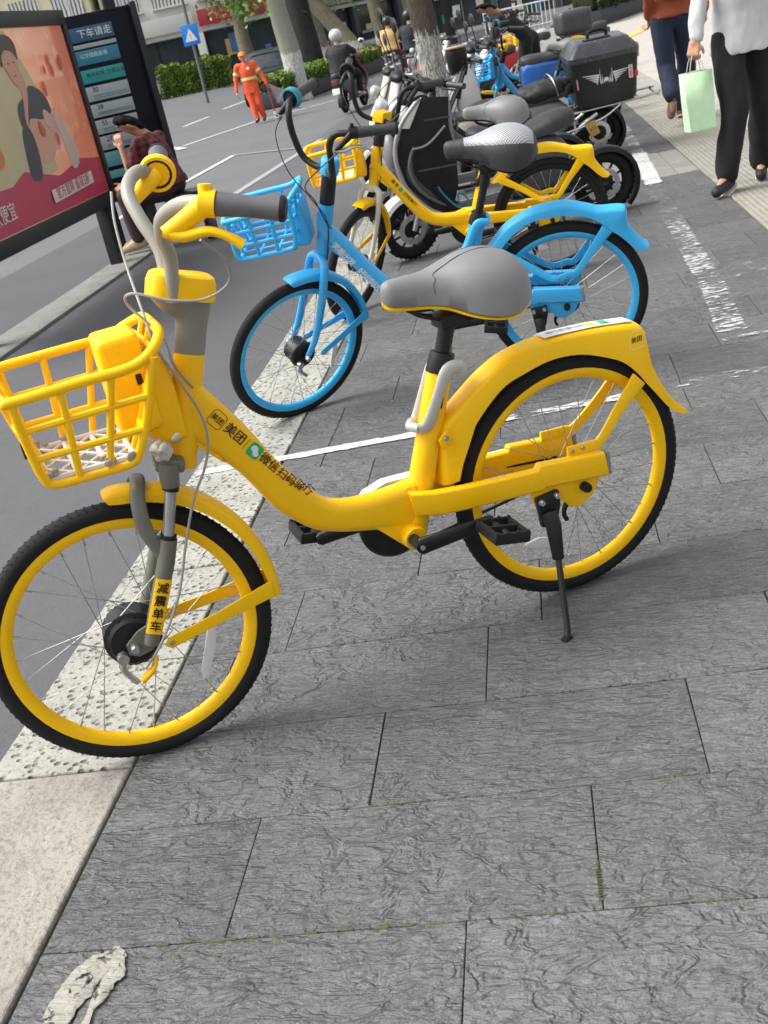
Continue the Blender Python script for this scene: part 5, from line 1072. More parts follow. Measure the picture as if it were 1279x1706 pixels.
    for s in 'lr':
        m.cap(j['hip'].lerp(j['hip' + s], .7), j['hip' + s], .092, .09)
        if legs == 'long': m.cap(j['hip' + s], j['kn' + s], .092 * (tw + 1) / 2, .078 * tw); m.cap(j['kn' + s], j['kn' + s].lerp(j['an' + s], .92), .078 * tw, .068 * tw)
        else: m.cap(j['hip' + s], j['hip' + s].lerp(j['kn' + s], .75), .1, .088)
    organic(m, 'trousers' if legs == 'long' else 'shorts', bottom, p, vox, 5, wr, 7, seed=7.7)
    for s in 'lr':
        a, t = j['an' + s], j['toe' + s]; d = (t - a); d = d.normalized(); heel = a - d * .055 + (Vector((0, 0, -1)) - d * d.z * -1) * .0
        nrm = Vector(J.get('up' + s, (0, 0, 1))); nrm = (nrm - d * nrm.dot(d)).normalized(); b_ = t + nrm * -.005
        m = MB(); m.cap(a - nrm * .035 - d * .035, a + nrm * .005, .040, .042); m.cap(a - nrm * .04 - d * .03, b_, .040, .034); m.cap(a - nrm * .01, b_ - d * .03, .04, .03)
        sh = organic(m, 'shoe', shoe, p, min(vox, .008), 4)
        if sole:
            m = MB(); secs = []; sd_ = d.cross(nrm)
            for h in (0, -.016): secs.append([a - nrm * (.074) + nrm * h + d * (x_ + .055) + sd_ * y_ for x_, y_ in [(-.135, .0), (-.12, .03), (-.06, .04), (.03, .042), (.09, .048), (.14, .035), (.16, 0), (.14, -.035), (.09, -.046), (.03, -.04), (-.06, -.04), (-.12, -.03)]])
            m.loft(secs); m.build('shoe_sole', sole, sh, bevel=.004)
    if hair and head:
        m = MB(); m.ell(hd + hu * .038 - fac * .012, (.083, .098, .092), 20, hM); m.ell(hd - fac * .05 + hu * .0, (.072, .05, .085), 16, hM)
        organic(m, 'hair', HAIR, p, .009, 2, .008, 18)
    return p, j, hM, fac, side
SOLEW = mat('white sole', (.62, .60, .55), .6, dirt=.3)
# man walking towards us with a green paper bag
JW = dict(hip=(1.34, 7.48, .90), neck=(1.36, 7.42, 1.44), head=(1.36, 7.40, 1.62), shl=(1.54, 7.48, 1.40), shr=(1.17, 7.38, 1.40), ell=(1.60, 7.60, 1.14), elr=(1.09, 7.36, 1.15), wrl=(1.60, 7.62, .90), wrr=(1.035, 7.31, .935),
     hipl=(1.44, 7.54, .88), hipr=(1.24, 7.44, .88), knl=(1.44, 7.56, .47), knr=(1.235, 7.36, .47), anl=(1.43, 7.68, .09), anr=(1.16, 7.36, .10), toel=(1.40, 7.54, .045), toer=(1.07, 7.22, .05), thr=(.9, -.4, 0))
person('man in pale grey jacket and black trousers carrying a green paper bag', JW, cloth('pale grey jacket', (.50, .51, .52), .7), cloth('black trousers', (.009, .009, .011), .9), cloth('black shoe', (.015, .015, .017), .6), vox=.010, facing=(-.35, -.9, 0), sole=SOLEW, hem=.085, wr=.018, curl=1.0, fat=1.06, tw=1.08)
bg_ = thing('paper_bag', 'pale green paper carrier bag hanging from the hand of the walking man', 'bag', loc=(1.02, 7.30, .42), rz=R(14))
GB = mat('pale green paper', (.50, .72, .46), .6, bump=.4, bs=40); m = MB(); secs = []
for z, w, d_, t in ((0, .155, .10, 0), (.004, .16, .105, 0), (.17, .175, .085, .5), (.34, .185, .06, 1)):
    q = []
    for (a, e) in ((-.5, -.5), (0, -.5), (.5, -.5), (.5, 0), (.5, .5), (0, .5), (-.5, .5), (-.5, 0)):
        k = .62 if (e == 0 and t > 0) else 1; q.append((a * w * (1 - .22 * t * (e == 0)), e * d_, z + random.uniform(-.004, .004)))
    secs.append(q)
m.loft(secs, cap=False); F = m.f; m.add([], [(0, 1, 2, 3, 4, 5, 6, 7)]) if False else None
for s_ in (.001,): pass
m.f.append(tuple(range(8))); m.mi.append(0); bo = m.build('bag_body', GB, bg_, smooth=20); sol = bo.modifiers.new('s', 'SOLIDIFY'); sol.thickness = .0015
for e in (-1, 1): mm_ = MB(); mm_.tube([(-.045, e * .028, .335), (-.03, e * .018, .40), (0, e * .006, .445), (.03, e * .018, .40), (.045, e * .028, .335)], .0025, 8); mm_.build('bag_handle', mat('paper cord', (.6, .62, .5), .7), bg_)
# woman/man in navy trousers walking away
JB = dict(hip=(1.42, 11.38, .93), neck=(1.46, 11.42, 1.46), head=(1.47, 11.44, 1.64), shl=(1.28, 11.36, 1.42), shr=(1.66, 11.42, 1.42), ell=(1.22, 11.22, 1.18), elr=(1.72, 11.40, 1.15), wrl=(1.22, 11.40, .97), wrr=(1.74, 11.5, .93),
     hipl=(1.32, 11.36, .9), hipr=(1.52, 11.4, .9), knl=(1.33, 11.34, .50), knr=(1.54, 11.55, .48), anl=(1.33, 11.05, .27), anr=(1.47, 11.75, .09), toel=(1.30, 11.07, .11), toer=(1.48, 11.9, .04), upl=(-.1, -1, .1))
person('person in navy trousers and rust red jacket walking away, heel raised', JB, cloth('rust jacket', (.32, .07, .025), .8), cloth('navy trousers', (.012, .02, .045), .85), cloth('brown shoe', (.16, .10, .07), .6), vox=.012, facing=(.1, 1, 0), sole=mat('pale rubber sole', (.50, .40, .33), .7), hem=.0, tw=1.15)
nv = thing('bag', 'dark navy shoulder bag on the back of the rust red jacket', 'bag', loc=(1.48, 11.22, 1.10)); m = MB(); m.box((0, 0, .12), (.26, .09, .26)); m.build('bag_body', cloth('navy bag', (.012, .02, .05)), nv, bevel=.03, bseg=3); MB().tube([(-.11, .03, .22), (-.1, .10, .34), (.02, .16, .38)], .012, 8, flat=((0, 0, 1), .4, 1.5)).build('bag_strap', cloth('navy bag', (.012, .02, .05)), nv)
# man in black leaning over the scooters
JK = dict(hip=(.16, 14.9, .92), neck=(-.15, 14.55, 1.25), head=(-.29, 14.44, 1.34), shl=(-.17, 14.38, 1.19), shr=(-.02, 14.72, 1.21), ell=(-.26, 14.2, .98), elr=(-.25, 14.6, 1.0), wrl=(-.45, 14.15, .93), wrr=(-.47, 14.48, .93),
     hipl=(.12, 14.8, .9), hipr=(.2, 15.0, .9), knl=(.05, 14.82, .48), knr=(.2, 14.98, .48), anl=(.12, 14.85, .09), anr=(.25, 15.05, .09), toel=(-.03, 14.78, .04), toer=(.1, 14.98, .04))
person('man in black leaning over the row of scooters, head bent down', JK, cloth('black hoodie', (.012, .013, .016), .85), cloth('black jeans', (.015, .015, .018), .85), cloth('black shoe', (.015, .015, .017), .6), facing=(-.85, -.35, -.15), hem=.06)
# street cleaner in orange
JO = dict(hip=(-6.13, 27.02, .82), neck=(-6.14, 27.0, 1.32), head=(-6.15, 26.96, 1.44), shl=(-5.96, 27.03, 1.27), shr=(-6.33, 26.97, 1.27), ell=(-5.83, 27.05, 1.02), elr=(-6.42, 26.95, 1.02), wrl=(-5.74, 27.0, .78), wrr=(-6.45, 26.9, .74),
     hipl=(-6.04, 27.02, .80), hipr=(-6.22, 27.0, .80), knl=(-6.02, 26.98, .42), knr=(-6.16, 26.94, .43), anl=(-6.0, 27.1, .09), anr=(-6.12, 26.92, .09), toel=(-5.99, 26.98, .04), toer=(-6.13, 26.78, .04))
ORG = cloth('orange work cloth', (.80, .10, .035), .7)
wp, wj, whM, wf, ws_ = person('street cleaner in orange uniform and cap walking on the road', JO, ORG, ORG, cloth('black shoe', (.015, .015, .017), .6), vox=.014, facing=(.1, -1, 0), hair=False, hem=.16, wr=.012)
OC = cloth('orange cap', (.85, .22, .02), .7); hd = wj['head']
m = MB(); m.ell(hd + Vector((0, 0, .055)), (.092, .105, .075), 18); m.ell(hd + Vector((0.01, -.10, .045)), (.07, .07, .010), 14); organic(m, 'cap', OC, wp, .012, 2)
RFX = mat('yellow reflective tape', (.75, .68, .25), .35)
for nm, z, rx, ry, cx, cy in (('reflective_band', .98, .19, .155, .0, 0.0),): MB().lathe([(1, -.03), (1, .03), (.985, .03), (.985, -.03)], (0, 0, 0), 'z', 28).xf(Matrix.Translation((0, 0, z)) @ Matrix.Diagonal((rx, ry, 1, 1))).build(nm, RFX, wp)
for s, a, b_ in (('l', wj['shl'], wj['ell']), ('r', wj['shr'], wj['elr'])): c = a.lerp(b_, .6); d = (b_ - a).normalized(); MB().tube([c - d * .028, c + d * .028], .070, 14, smooth=False).build('sleeve_band', RFX, wp)
MB().ell(wj['neck'] + Vector((.09, -.155, -.13)), (.035, .012, .035), 12).build('badge', STW, wp)
sk = thing('sack', 'dull mauve rubbish sack trailed by the street cleaner', 'sack', loc=(-5.6, 27.0, .0)); m = MB(); m.cap((-.10, 0, .78), (-.02, .02, .66), .02, .06); m.cap((-.02, .02, .66), (.16, .08, .40), .07, .19); m.cap((.16, .08, .40), (.22, .1, .24), .19, .12); organic(m, 'sack_cloth', cloth('mauve sack', (.19, .14, .15)), sk, .02, 3, .02, 6)
br_ = thing('broom', 'long handled broom and white rag held by the street cleaner', 'broom', loc=(-5.75, 26.95, 0)); MB().tube([(.02, .0, .80), (.06, -.02, .12)], .014, 8, smooth=False).build('broom_handle', mat('red pole', (.4, .04, .06), .5), br_); MB().cap((.06, -.02, .14), (.10, -.02, .02), .04, .07).build('broom_head', mat('straw', (.45, .42, .25), .9), br_)
# helper for scooter riders seen from behind
def rider(label, slabel, x, y, heading, shirt, trous, helmet, sb, ss, hz=0.0):
    sc = scooter('electric_scooter', slabel, x, y, heading, 0, wb=1.2, r=.2, body=sb, shield=ss, seat=SADB, plate=True, group=None, mirrors=True, steer=0)
    M = sc.matrix_world; W = lambda a, b_, c: tuple(M @ Vector((a, b_, c)))
    J = dict(hip=W(.20, 0, .84 + hz), neck=W(.24, 0, 1.33 + hz), head=W(.27, 0, 1.49 + hz), shl=W(.24, .19, 1.27 + hz), shr=W(.24, -.19, 1.27 + hz), ell=W(.42, .32, 1.06), elr=W(.42, -.32, 1.06), wrl=W(.78, .29, 1.04), wrr=W(.78, -.29, 1.04),
             hipl=W(.22, .1, .80), hipr=W(.22, -.1, .80), knl=W(.62, .19, .68), knr=W(.62, -.19, .68), anl=W(.60, .17, .33), anr=W(.60, -.17, .33), toel=W(.76, .17, .29), toer=W(.76, -.17, .29))
    f = M.to_3x3() @ Vector((1, 0, 0))
    p, j, hM, fac, side = person(label, J, shirt, trous, cloth('pale shoe', (.5, .48, .45), .6), vox=.014, facing=tuple(f), sleeve='short', hair=False, hem=.04, curl=1.1, fat=1.3)
    m = MB(); hd = j['head']; m.ell(hd + Vector((0, 0, .035)), (.135, .14, .125), 24); m.box(tuple(hd + fac * .12 + Vector((0, 0, .03))), (.10, .05, .02)); h = organic(m, 'helmet', helmet, p, .012, 3)
    MB().tube([hd + side * .1 - Vector((0, 0, .02)), hd + fac * .06 - Vector((0, 0, .125)), hd - side * .1 - Vector((0, 0, .02))], .008, 6).build('chin_strap', BLP, p)
    return sc
HG = mat('pale grey helmet', (.5, .5, .5), .3); HB = mat('black helmet', (.02, .02, .022), .3)
rider('scooter rider in black T-shirt and grey helmet seen from behind', 'black and red scooter ridden away along the road', -3.56, 23.7, 78, cloth('black t-shirt', (.014, .015, .02)), cloth('black trousers', (.009, .009, .011), .9), HG, DGR, REDP, -.07)
rider('scooter rider in tan shirt and black helmet beyond the grey helmeted one', 'dark green scooter ridden far along the road', -3.25, 31.2, 80, cloth('tan shirt', (.5, .33, .14)), cloth('plum trousers', (.12, .03, .07), .85), HB, mat('dark green paint', (.01, .09, .08), .3), MGR, .02)
rider('scooter rider in black jacket and helmet left of the big tree', 'cream scooter ridden away left of the big tree', -2.28, 26.6, 82, cloth('black jacket', (.012, .014, .02)), cloth('black trousers', (.009, .009, .011), .9), HB, CREAM, CREAM, .02)
def plaid():
    m, N, L, b = nodes('dark plaid cloth'); tc = N.new('ShaderNodeTexCoord'); out = None
    for d_ in ('X', 'Z', 'Y'):
        w = N.new('ShaderNodeTexWave'); w.bands_direction = d_; w.inputs['Scale'].default_value = 5; w.inputs['Distortion'].default_value = .4; L.new(tc.outputs['Object'], w.inputs[0])
        k = ramp(N, L, w.outputs['Fac'], [(.55, 0), (.7, .5)]); out = k if out is None else mth(N, L, 'ADD', out, k)
    L.new(mixc(N, L, out, (.012, .012, .016), (.20, .03, .035)), b.inputs['Base Color']); b.inputs['Roughness'].default_value = .85; return m
# seated man at the bus stop, facing left, hand to his face
JS = dict(hip=(-3.140, 9.880, 0.514), neck=(-3.241, 9.840, 0.951), head=(-3.342, 9.800, 1.065), shl=(-3.269, 9.680, 0.903), shr=(-3.186, 10.000, 0.903), ell=(-3.398, 9.650, 0.685), elr=(-3.444, 9.980, 0.647), wrl=(-3.434, 9.700, 0.903), wrr=(-3.563, 9.900, 0.59),
     hipl=(-3.177, 9.780, 0.495), hipr=(-3.158, 9.980, 0.495), knl=(-3.545, 9.740, 0.495), knr=(-3.545, 9.960, 0.476), anl=(-3.526, 9.760, 0.115), anr=(-3.582, 9.960, 0.115), toel=(-3.674, 9.740, 0.063), toer=(-3.720, 9.940, 0.063), thl=(-1, 0, .2))
person('seated man in black and red checked shirt, hand to his face, by timetable', JS, plaid(), cloth('maroon trousers', (.05, .022, .025)), cloth('tan sandal', (.4, .3, .18)), vox=.010, facing=(-.9, -.25, -.1), sleeve='short', hem=.02, curl=.5)
bn = thing('bench', 'dark metal bench seat under the timetable board', 'bench', loc=(-3.15, 9.90, 0)); MB().box((0, 0, .415), (.62, .34, .04)).build('seat', BLK, bn, bevel=.008)
for x_ in (-.26, .26): MB().box((x_, 0, .20), (.04, .26, .395)).build('leg', BLK, bn, bevel=.004)
# far pedestrians
def walker(label, x, y, z, top, bot, f=(0, 1, 0), legs='long', sleeve='long', head=True):
    F = Vector(f).normalized(); S = Vector((0, 0, 1)).cross(F); W = lambda a, b_, c: tuple(Vector((x, y, z)) + F * a + S * b_ + Vector((0, 0, c)))
    J = dict(hip=W(0, 0, .9), neck=W(.02, 0, 1.42), head=W(.04, 0, 1.58), shl=W(.02, .18, 1.38), shr=W(.02, -.18, 1.38), ell=W(-.04, .24, 1.12), elr=W(.08, -.24, 1.12), wrl=W(.02, .25, .88), wrr=W(.18, -.24, .92), hipl=W(0, .09, .87), hipr=W(0, -.09, .87), knl=W(.14, .1, .48), knr=W(-.04, -.1, .47), anl=W(.16, .1, .09), anr=W(-.24, -.1, .13), toel=W(.3, .1, .04), toer=W(-.12, -.1, .05))
    return person(label, J, top, bot, cloth('pale shoe', (.5, .48, .45), .6), vox=.018, facing=tuple(F), legs=legs, sleeve=sleeve)
walker('pedestrian in shorts far off on the pale paving at upper right', 4.3, 46.3, 0, cloth('navy shirt', (.03, .05, .1)), cloth('grey shorts', (.08, .09, .12)), (-.3, -1, 0), 'short', 'short')
walker('pedestrian in white hooded top beyond the far hedge', -16.2, 62.5, .42, cloth('white top', (.6, .62, .68)), cloth('black trousers', (.009, .009, .011), .9), (1, .2, 0))
# ------------------------------------------------------------------ bus stop: advertising light box and timetable board
FRM = mat('dark frame metal', (.016, .018, .021), .45, .2, dirt=.3, dcol=(.06, .06, .06))
ad = thing('advertising_light_box', 'orange and pink advertising poster light box in a dark frame by the road', 'poster stand', loc=(-3.60, 8.0, 0))
Y0, Y1, Z0, Z1 = 6.28, 9.50, .50, 2.03
def adl(y): return y - 8.0
m = MB(); m.box((-.02, adl((Y0 + Y1) / 2), (Z0 + Z1) / 2), (.14, Y1 - Y0, Z1 - Z0)); fr = m.build('cabinet', FRM, ad, bevel=.01)
m = MB(); X = .052
for (c, d) in (((X + .012, adl((Y0 + Y1) / 2), Z1 - .055), (.03, Y1 - Y0, .11)), ((X + .012, adl((Y0 + Y1) / 2), Z0 + .055), (.03, Y1 - Y0, .11)), ((X + .012, adl(Y1 - .035), (Z0 + Z1) / 2), (.03, .07, Z1 - Z0 - .22)), ((X + .012, adl(Y0 + .035), (Z0 + Z1) / 2), (.03, .07, Z1 - Z0 - .22))): m.box(c, d)
m.build('door_frame', FRM, ad, bevel=.004)
def poster_mat():
    m, N, L, b = nodes('poster print'); tc = N.new('ShaderNodeTexCoord'); sp = N.new('ShaderNodeSeparateXYZ'); L.new(tc.outputs['Object'], sp.inputs[0])
    t = mth(N, L, 'ADD', mth(N, L, 'MULTIPLY', sp.outputs['Y'], .55), .35); t = mth(N, L, 'ADD', t, mth(N, L, 'MULTIPLY', nz(N, L, tc.outputs['Object'], 2.2, 4), .35)); t = mth(N, L, 'SUBTRACT', t, .17)
    c = ramp(N, L, t, [(0.0, (.50, .43, .25)), (.3, (.58, .42, .26)), (.5, (.60, .30, .17)), (.8, (.58, .22, .12)), (1.0, (.48, .15, .09))])
    n2 = nz(N, L, tc.outputs['Object'], 5, 6, .6); c = mixc(N, L, ramp(N, L, n2, [(.55, 0), (.75, .35)]), c, (.75, .55, .35))
    L.new(c, b.inputs['Base Color']); b.inputs['Roughness'].default_value = .22; b.inputs['Coat Weight'].default_value = .6; b.inputs['Emission Strength'].default_value = .22; L.new(c, b.inputs['Emission Color']); return m
PM = poster_mat()
def flat(mtn, col): 
    q = mat(mtn, col, .35, var=.12, vs=6); return q
m = MB(); m.add([(X, adl(Y0 + .07), Z0 + .11), (X, adl(Y1 - .07), Z0 + .11), (X, adl(Y1 - .07), Z1 - .11), (X, adl(Y0 + .07), Z1 - .11)], [(0, 1, 2, 3)]); po = m.build('poster', PM, ad, smooth=0)
lay = [0]
def shape(name, pts, mt, sm=3):
    lay[0] += 1; x_ = X + .0006 + lay[0] * .0005; P = catmull([(0, adl(y), z) for y, z in pts], sm, True) if sm else [(0, adl(y), z) for y, z in pts]
    m = MB(); m.add([(x_, p[1], p[2]) for p in P], [tuple(range(len(P)))]); m.build(name, mt, po, smooth=0)
shape('print_cream', [(7.3, 1.9), (8.3, 1.9), (8.62, 1.45), (8.5, .9), (7.3, .85)], flat('print cream', (.62, .52, .30)), 0)
shape('print_band', [(6.36, .92), (7.647, .90), (7.9, .97), (8.51, .86), (9.0, .93), (9.42, .885), (9.42, .615), (6.36, .615)], flat('print pink', (.55, .05, .10)), 0)
shape('print_jacket', [(8.20, 1.30), (8.30, 1.34), (8.461, 1.258), (8.64, 1.18), (8.60, 1.05), (8.42, .97), (8.25, 1.0), (8.18, 1.18)], flat('print peach', (.72, .38, .26)))
shape('print_trousers', [(8.093, 1.24), (8.22, 1.24), (8.26, 1.10), (8.20, .90), (8.05, .88), (8.0, .93), (8.03, 1.10)], flat('print dark', (.055, .06, .075)))
shape('print_shirt', [(8.31, 1.44), (8.425, 1.52), (8.60, 1.485), (8.70, 1.40), (8.70, 1.31), (8.52, 1.275), (8.30, 1.30), (8.22, 1.25), (8.11, 1.25), (8.12, 1.38), (8.24, 1.44)], flat('print dark', (.055, .06, .075)))
shape('print_arm', [(8.56, 1.34), (8.664, 1.30), (8.74, 1.18), (8.70, 1.06), (8.62, 1.04), (8.66, 1.16), (8.54, 1.24)], flat('print pale pink', (.72, .42, .38)))
shape('print_forearm', [(8.30, 1.60), (8.37, 1.60), (8.39, 1.50), (8.28, 1.34), (8.21, 1.25), (8.20, 1.30), (8.27, 1.45)], flat('print skin', (.66, .33, .22)))
shape('print_face', [(8.13, 1.74), (8.24, 1.775), (8.33, 1.75), (8.365, 1.66), (8.35, 1.57), (8.28, 1.52), (8.20, 1.55), (8.14, 1.63), (8.11, 1.69)], flat('print skin', (.66, .33, .22)))
shape('print_hair', [(8.06, 1.72), (8.08, 1.82), (8.20, 1.875), (8.34, 1.865), (8.41, 1.80), (8.38, 1.70), (8.355, 1.745), (8.29, 1.765), (8.20, 1.775), (8.13, 1.74), (8.10, 1.68), (8.07, 1.67)], flat('print hair', (.06, .035, .03)))
for (y, z) in ((8.20, 1.685), (8.30, 1.69)): shape('print_eye', [(y - .02, z), (y, z + .006), (y + .02, z), (y, z - .006)], flat('print hair', (.06, .035, .03)))
shape('print_mouth', [(8.22, 1.60), (8.25, 1.606), (8.285, 1.602), (8.25, 1.594)], flat('print lip', (.45, .10, .09)))
shape('print_smock', [(8.70, 1.31), (8.80, 1.30), (8.97, 1.05), (8.95, .90), (8.80, .88), (8.78, 1.05)], flat('print pale', (.62, .5, .42)))
for i in range(9):
    a = random.uniform(8.3, 9.2); z = random.uniform(1.0, 1.7); r_ = random.uniform(.015, .035); shape('print_petal', [(a + r_ * math.cos(t), z + 1.6 * r_ * math.sin(t)) for t in [0, 1, 2, 3, 4, 5]], flat('print red', (.62, .12, .08)))
for (y, z) in ((7.30, 1.2), (7.32, 1.0), (7.55, 1.1)): shape('print_dish', [(y + .09 * math.cos(t), z + .07 * math.sin(t)) for t in [0, .8, 1.6, 2.4, 3.2, 4, 4.8, 5.6]], flat('print red orange', (.66, .22, .08)))
shape('print_tag', [(8.24, .69), (8.24, .785), (9.12, .815), (9.12, .72)], flat('print white', (.72, .66, .62)), 0)
def adtext(s, size, y, z, mt, sl=.03): lay[0] += 1; textmb(s, size, basis((X + .0012 + lay[0] * .0005, adl(y), z), (0, 1, sl), (0, 0, 1)), .0003, .0006).build('print_lettering', mt, po, smooth=0)
adtext('官方直降 最高5折', .094, 8.68, .752, flat('print pink', (.55, .05, .10)))
adtext('太便宜', .13, 7.36, .745, flat('print white', (.72, .66, .62)))
for y_ in (Y1 - .10, Y0 + .5): MB().box((-.05, adl(y_), .25), (.09, .10, .5)).build('leg', FRM, ad, bevel=.004)
for y_ in (8.05, Y0 + .3): MB().box((-.02, adl(y_), 2.4), (.09, .14, .74)).build('post', FRM, ad, bevel=.006)
# timetable board
bd = thing('timetable_board', 'dark bus timetable board on two legs beside the seated man', 'timetable board', loc=(-3.84, 9.93, 0), rz=math.atan2(.47138, .88193))
MB().box((.34, .03, 1.24), (.81, .055, 1.53)).build('panel', mat('board navy', (.004, .006, .013), .4, var=.1, spec=.2), bd, bevel=.006)
MB().box((.735, .0, 1.24), (.05, .13, 1.56)).build('edge_post', FRM, bd, bevel=.005)
for x_ in (.02, .60): MB().box((x_ + .03, .03, .24), (.13, .08, .48)).build('leg', FRM, bd, bevel=.005)
MB().box((.55, .03, 2.3), (.1, .08, .62)).build('post', FRM, bd, bevel=.005)
TB = flat('sign blue', (.03, .10, .20)); TB2 = flat('sign mid blue', (.03, .20, .30)); TT = flat('sign teal', (.02, .30, .30)); TW = flat('sign grey white', (.36, .40, .41)); TX = flat('sign pale teal', (.12, .34, .36))
def sign(z0, z1, mt, x0=.0, x1=.525):
    o = MB().box(((x0 + x1) / 2, -.004, (z0 + z1) / 2), (x1 - x0, .012, z1 - z0)).build('sign_plate', mt, bd, bevel=.002); return o
def stext(s, size, x_, z_, mt, par, bold=.0): textmb(s, size, basis((x_, -.0108, z_), (1, 0, 0), (0, 0, 1)), .0003, bold).build('sign_lettering', mt, par, smooth=0)
p_ = sign(1.79, 1.905, TB); stext('下车请走', .075, .36, 1.847, STW, p_, .0003)
sign(1.737, 1.77, TW); p_ = sign(1.605, 1.722, TB2); stext('公交线路查询', .04, .30, 1.675, STW, p_)
p_ = sign(1.457, 1.567, TT); stext('候车有序  文明上车', .040, .36, 1.52, INK, p_, .0002)
for (a, b_, n) in ((1.31, 1.43, '30'), (1.175, 1.285, '38'), (1.035, 1.152, '55'), (.90, 1.015, '27')):
    p_ = sign(a, b_, TW); stext(n, .055, .23, b_ - .03, INK, p_, .0006)
    MB().box((.35, -.0112, (a + b_) / 2 - .018), (.30, .0015, .008)).build('route_line', TT, p_)
    for i in range(12): stext('站', .016, .21 + i * .026, a + .022, INK, p_)
for (a, b_) in ((.755, .878), (.655, .72)): sign(a, b_, TX)
# ------------------------------------------------------------------ vegetation
def leafmat(name, c1, c2):
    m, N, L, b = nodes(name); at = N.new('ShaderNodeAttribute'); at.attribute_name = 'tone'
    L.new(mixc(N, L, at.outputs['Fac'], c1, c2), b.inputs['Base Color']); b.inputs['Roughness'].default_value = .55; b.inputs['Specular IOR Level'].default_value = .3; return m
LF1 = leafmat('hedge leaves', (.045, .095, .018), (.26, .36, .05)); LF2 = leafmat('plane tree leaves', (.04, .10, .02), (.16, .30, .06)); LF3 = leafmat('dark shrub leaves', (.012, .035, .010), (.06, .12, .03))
def leaves(name, P, T, size, mt, parent):
    n = len(P); a = RNG.random((n, 3)) * 2 - 1; a /= np.linalg.norm(a, axis=1)[:, None]; r_ = RNG.random((n, 3)) * 2 - 1; b_ = np.cross(a, r_); b_ /= np.linalg.norm(b_, axis=1)[:, None]
    s = size * (.6 + .8 * RNG.random(n))[:, None]; V = np.stack([P - a * s, P + b_ * s * .45, P + a * s, P - b_ * s * .45], 1).reshape(-1, 3)
    me = bpy.data.meshes.new(name); me.from_pydata(V.tolist(), [], [(4 * i, 4 * i + 1, 4 * i + 2, 4 * i + 3) for i in range(n)]); me.materials.append(mt)
    at = me.attributes.new('tone', 'FLOAT', 'POINT'); at.data.foreach_set('value', np.repeat(T, 4).astype(np.float32))
    o = bpy.data.objects.new(name, me); COL.objects.link(o); o.parent = parent; return o
def hedge(label, p0, p1, w, h, z0=0, n=5000, size=.06, planter=None, group=None, mt=None):
    p0, p1 = Vector((*p0, z0)), Vector((*p1, z0)); L = (p1 - p0).length; hd = thing('hedge', label, 'hedge', loc=tuple(p0), rz=math.atan2(p1.y - p0.y, p1.x - p0.x), group=group)
    if planter: MB().box((L / 2, 0, planter / 2), (L, w, planter)).build('planter_wall', mat('dark planter', (.03, .033, .04), .6), hd, bevel=.02)
    b0 = planter or 0
    MB().box((L / 2, 0, b0 + (h - b0) * .42), (L - .2, w * .6, (h - b0) * .7)).build('hedge_core', mat('hedge core', (.02, .028, .01), .9), hd, bevel=.08)
    u = RNG.random((n, 3)); x_ = u[:, 0] * L; face = RNG.random(n); y_ = (u[:, 1] - .5) * w; z_ = b0 + u[:, 2] * (h - b0)
    y_ = np.where(face < .4, -w / 2 * (1 + .12 * (RNG.random(n) - .5)), y_); z_ = np.where((face > .4) & (face < .85), h * (1 + .07 * np.sin(x_ * 3.1) + .05 * np.sin(x_ * 8.3) + .16 * (RNG.random(n) - .5)), z_)
    bump = .08 * np.sin(x_ * 2.3) + .05 * np.sin(x_ * 5.7 + 1); y_ = y_ + np.where(face < .4, bump, 0)
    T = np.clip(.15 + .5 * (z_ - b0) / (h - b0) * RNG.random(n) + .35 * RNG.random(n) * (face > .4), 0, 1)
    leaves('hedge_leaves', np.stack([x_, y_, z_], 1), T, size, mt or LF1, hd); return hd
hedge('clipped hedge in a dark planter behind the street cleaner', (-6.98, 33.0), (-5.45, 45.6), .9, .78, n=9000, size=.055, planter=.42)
hedge('long clipped hedge along the far side of the street before the shops', (-17.9, 58.9), (-14.2, 59.4), 1.2, 1.35, .42, n=7000, size=.09)
hedge('dark hedge on the planter wall at the top right', (2.3, 41), (6.5, 54), 1.2, 1.15, 0, n=6000, size=.08, planter=.5, mt=LF3)
def bark_mat(name, c1, c2, sc=(6, 6, 1.2), wash=None):
    m, N, L, b = nodes(name); tc = N.new('ShaderNodeTexCoord'); P = tc.outputs['Object']; n1 = nz(N, L, P, 6, 6, .7, .4, (sc[0], sc[1], sc[2])); n2 = nz(N, L, P, 2.2, 3)
    n1b = mth(N, L, 'ABSOLUTE', mth(N, L, 'SUBTRACT', n1, .5)); n1b = mth(N, L, 'MULTIPLY', n1b, 5)
    c = mixc(N, L, n1b, c1, c2); c = mixc(N, L, ramp(N, L, n2, [(.45, 0), (.6, .6)]), c, tuple(q * .7 for q in c2))
    if wash is not None:
        sp = N.new('ShaderNodeSeparateXYZ'); L.new(P, sp.inputs[0]); k = mth(N, L, 'ADD', sp.outputs['Z'], mth(N, L, 'MULTIPLY', mth(N, L, 'SUBTRACT', n1, .5), .45))
        k = ramp(N, L, mth(N, L, 'ADD', mth(N, L, 'MULTIPLY', mth(N, L, 'SUBTRACT', k, wash), 3), .5), [(.45, 1), (.55, 0)])
        k = mth(N, L, 'MULTIPLY', k, ramp(N, L, n1b, [(.06, .1), (.16, 1)])); c = mixc(N, L, k, c, (.84, .83, .79))
    L.new(c, b.inputs['Base Color']); b.inputs['Roughness'].default_value = .85; bp = N.new('ShaderNodeBump'); bp.inputs['Strength'].default_value = 1; bp.inputs['Distance'].default_value = .03; L.new(n1b, bp.inputs['Height']); L.new(bp.outputs[0], b.inputs['Normal']); return m
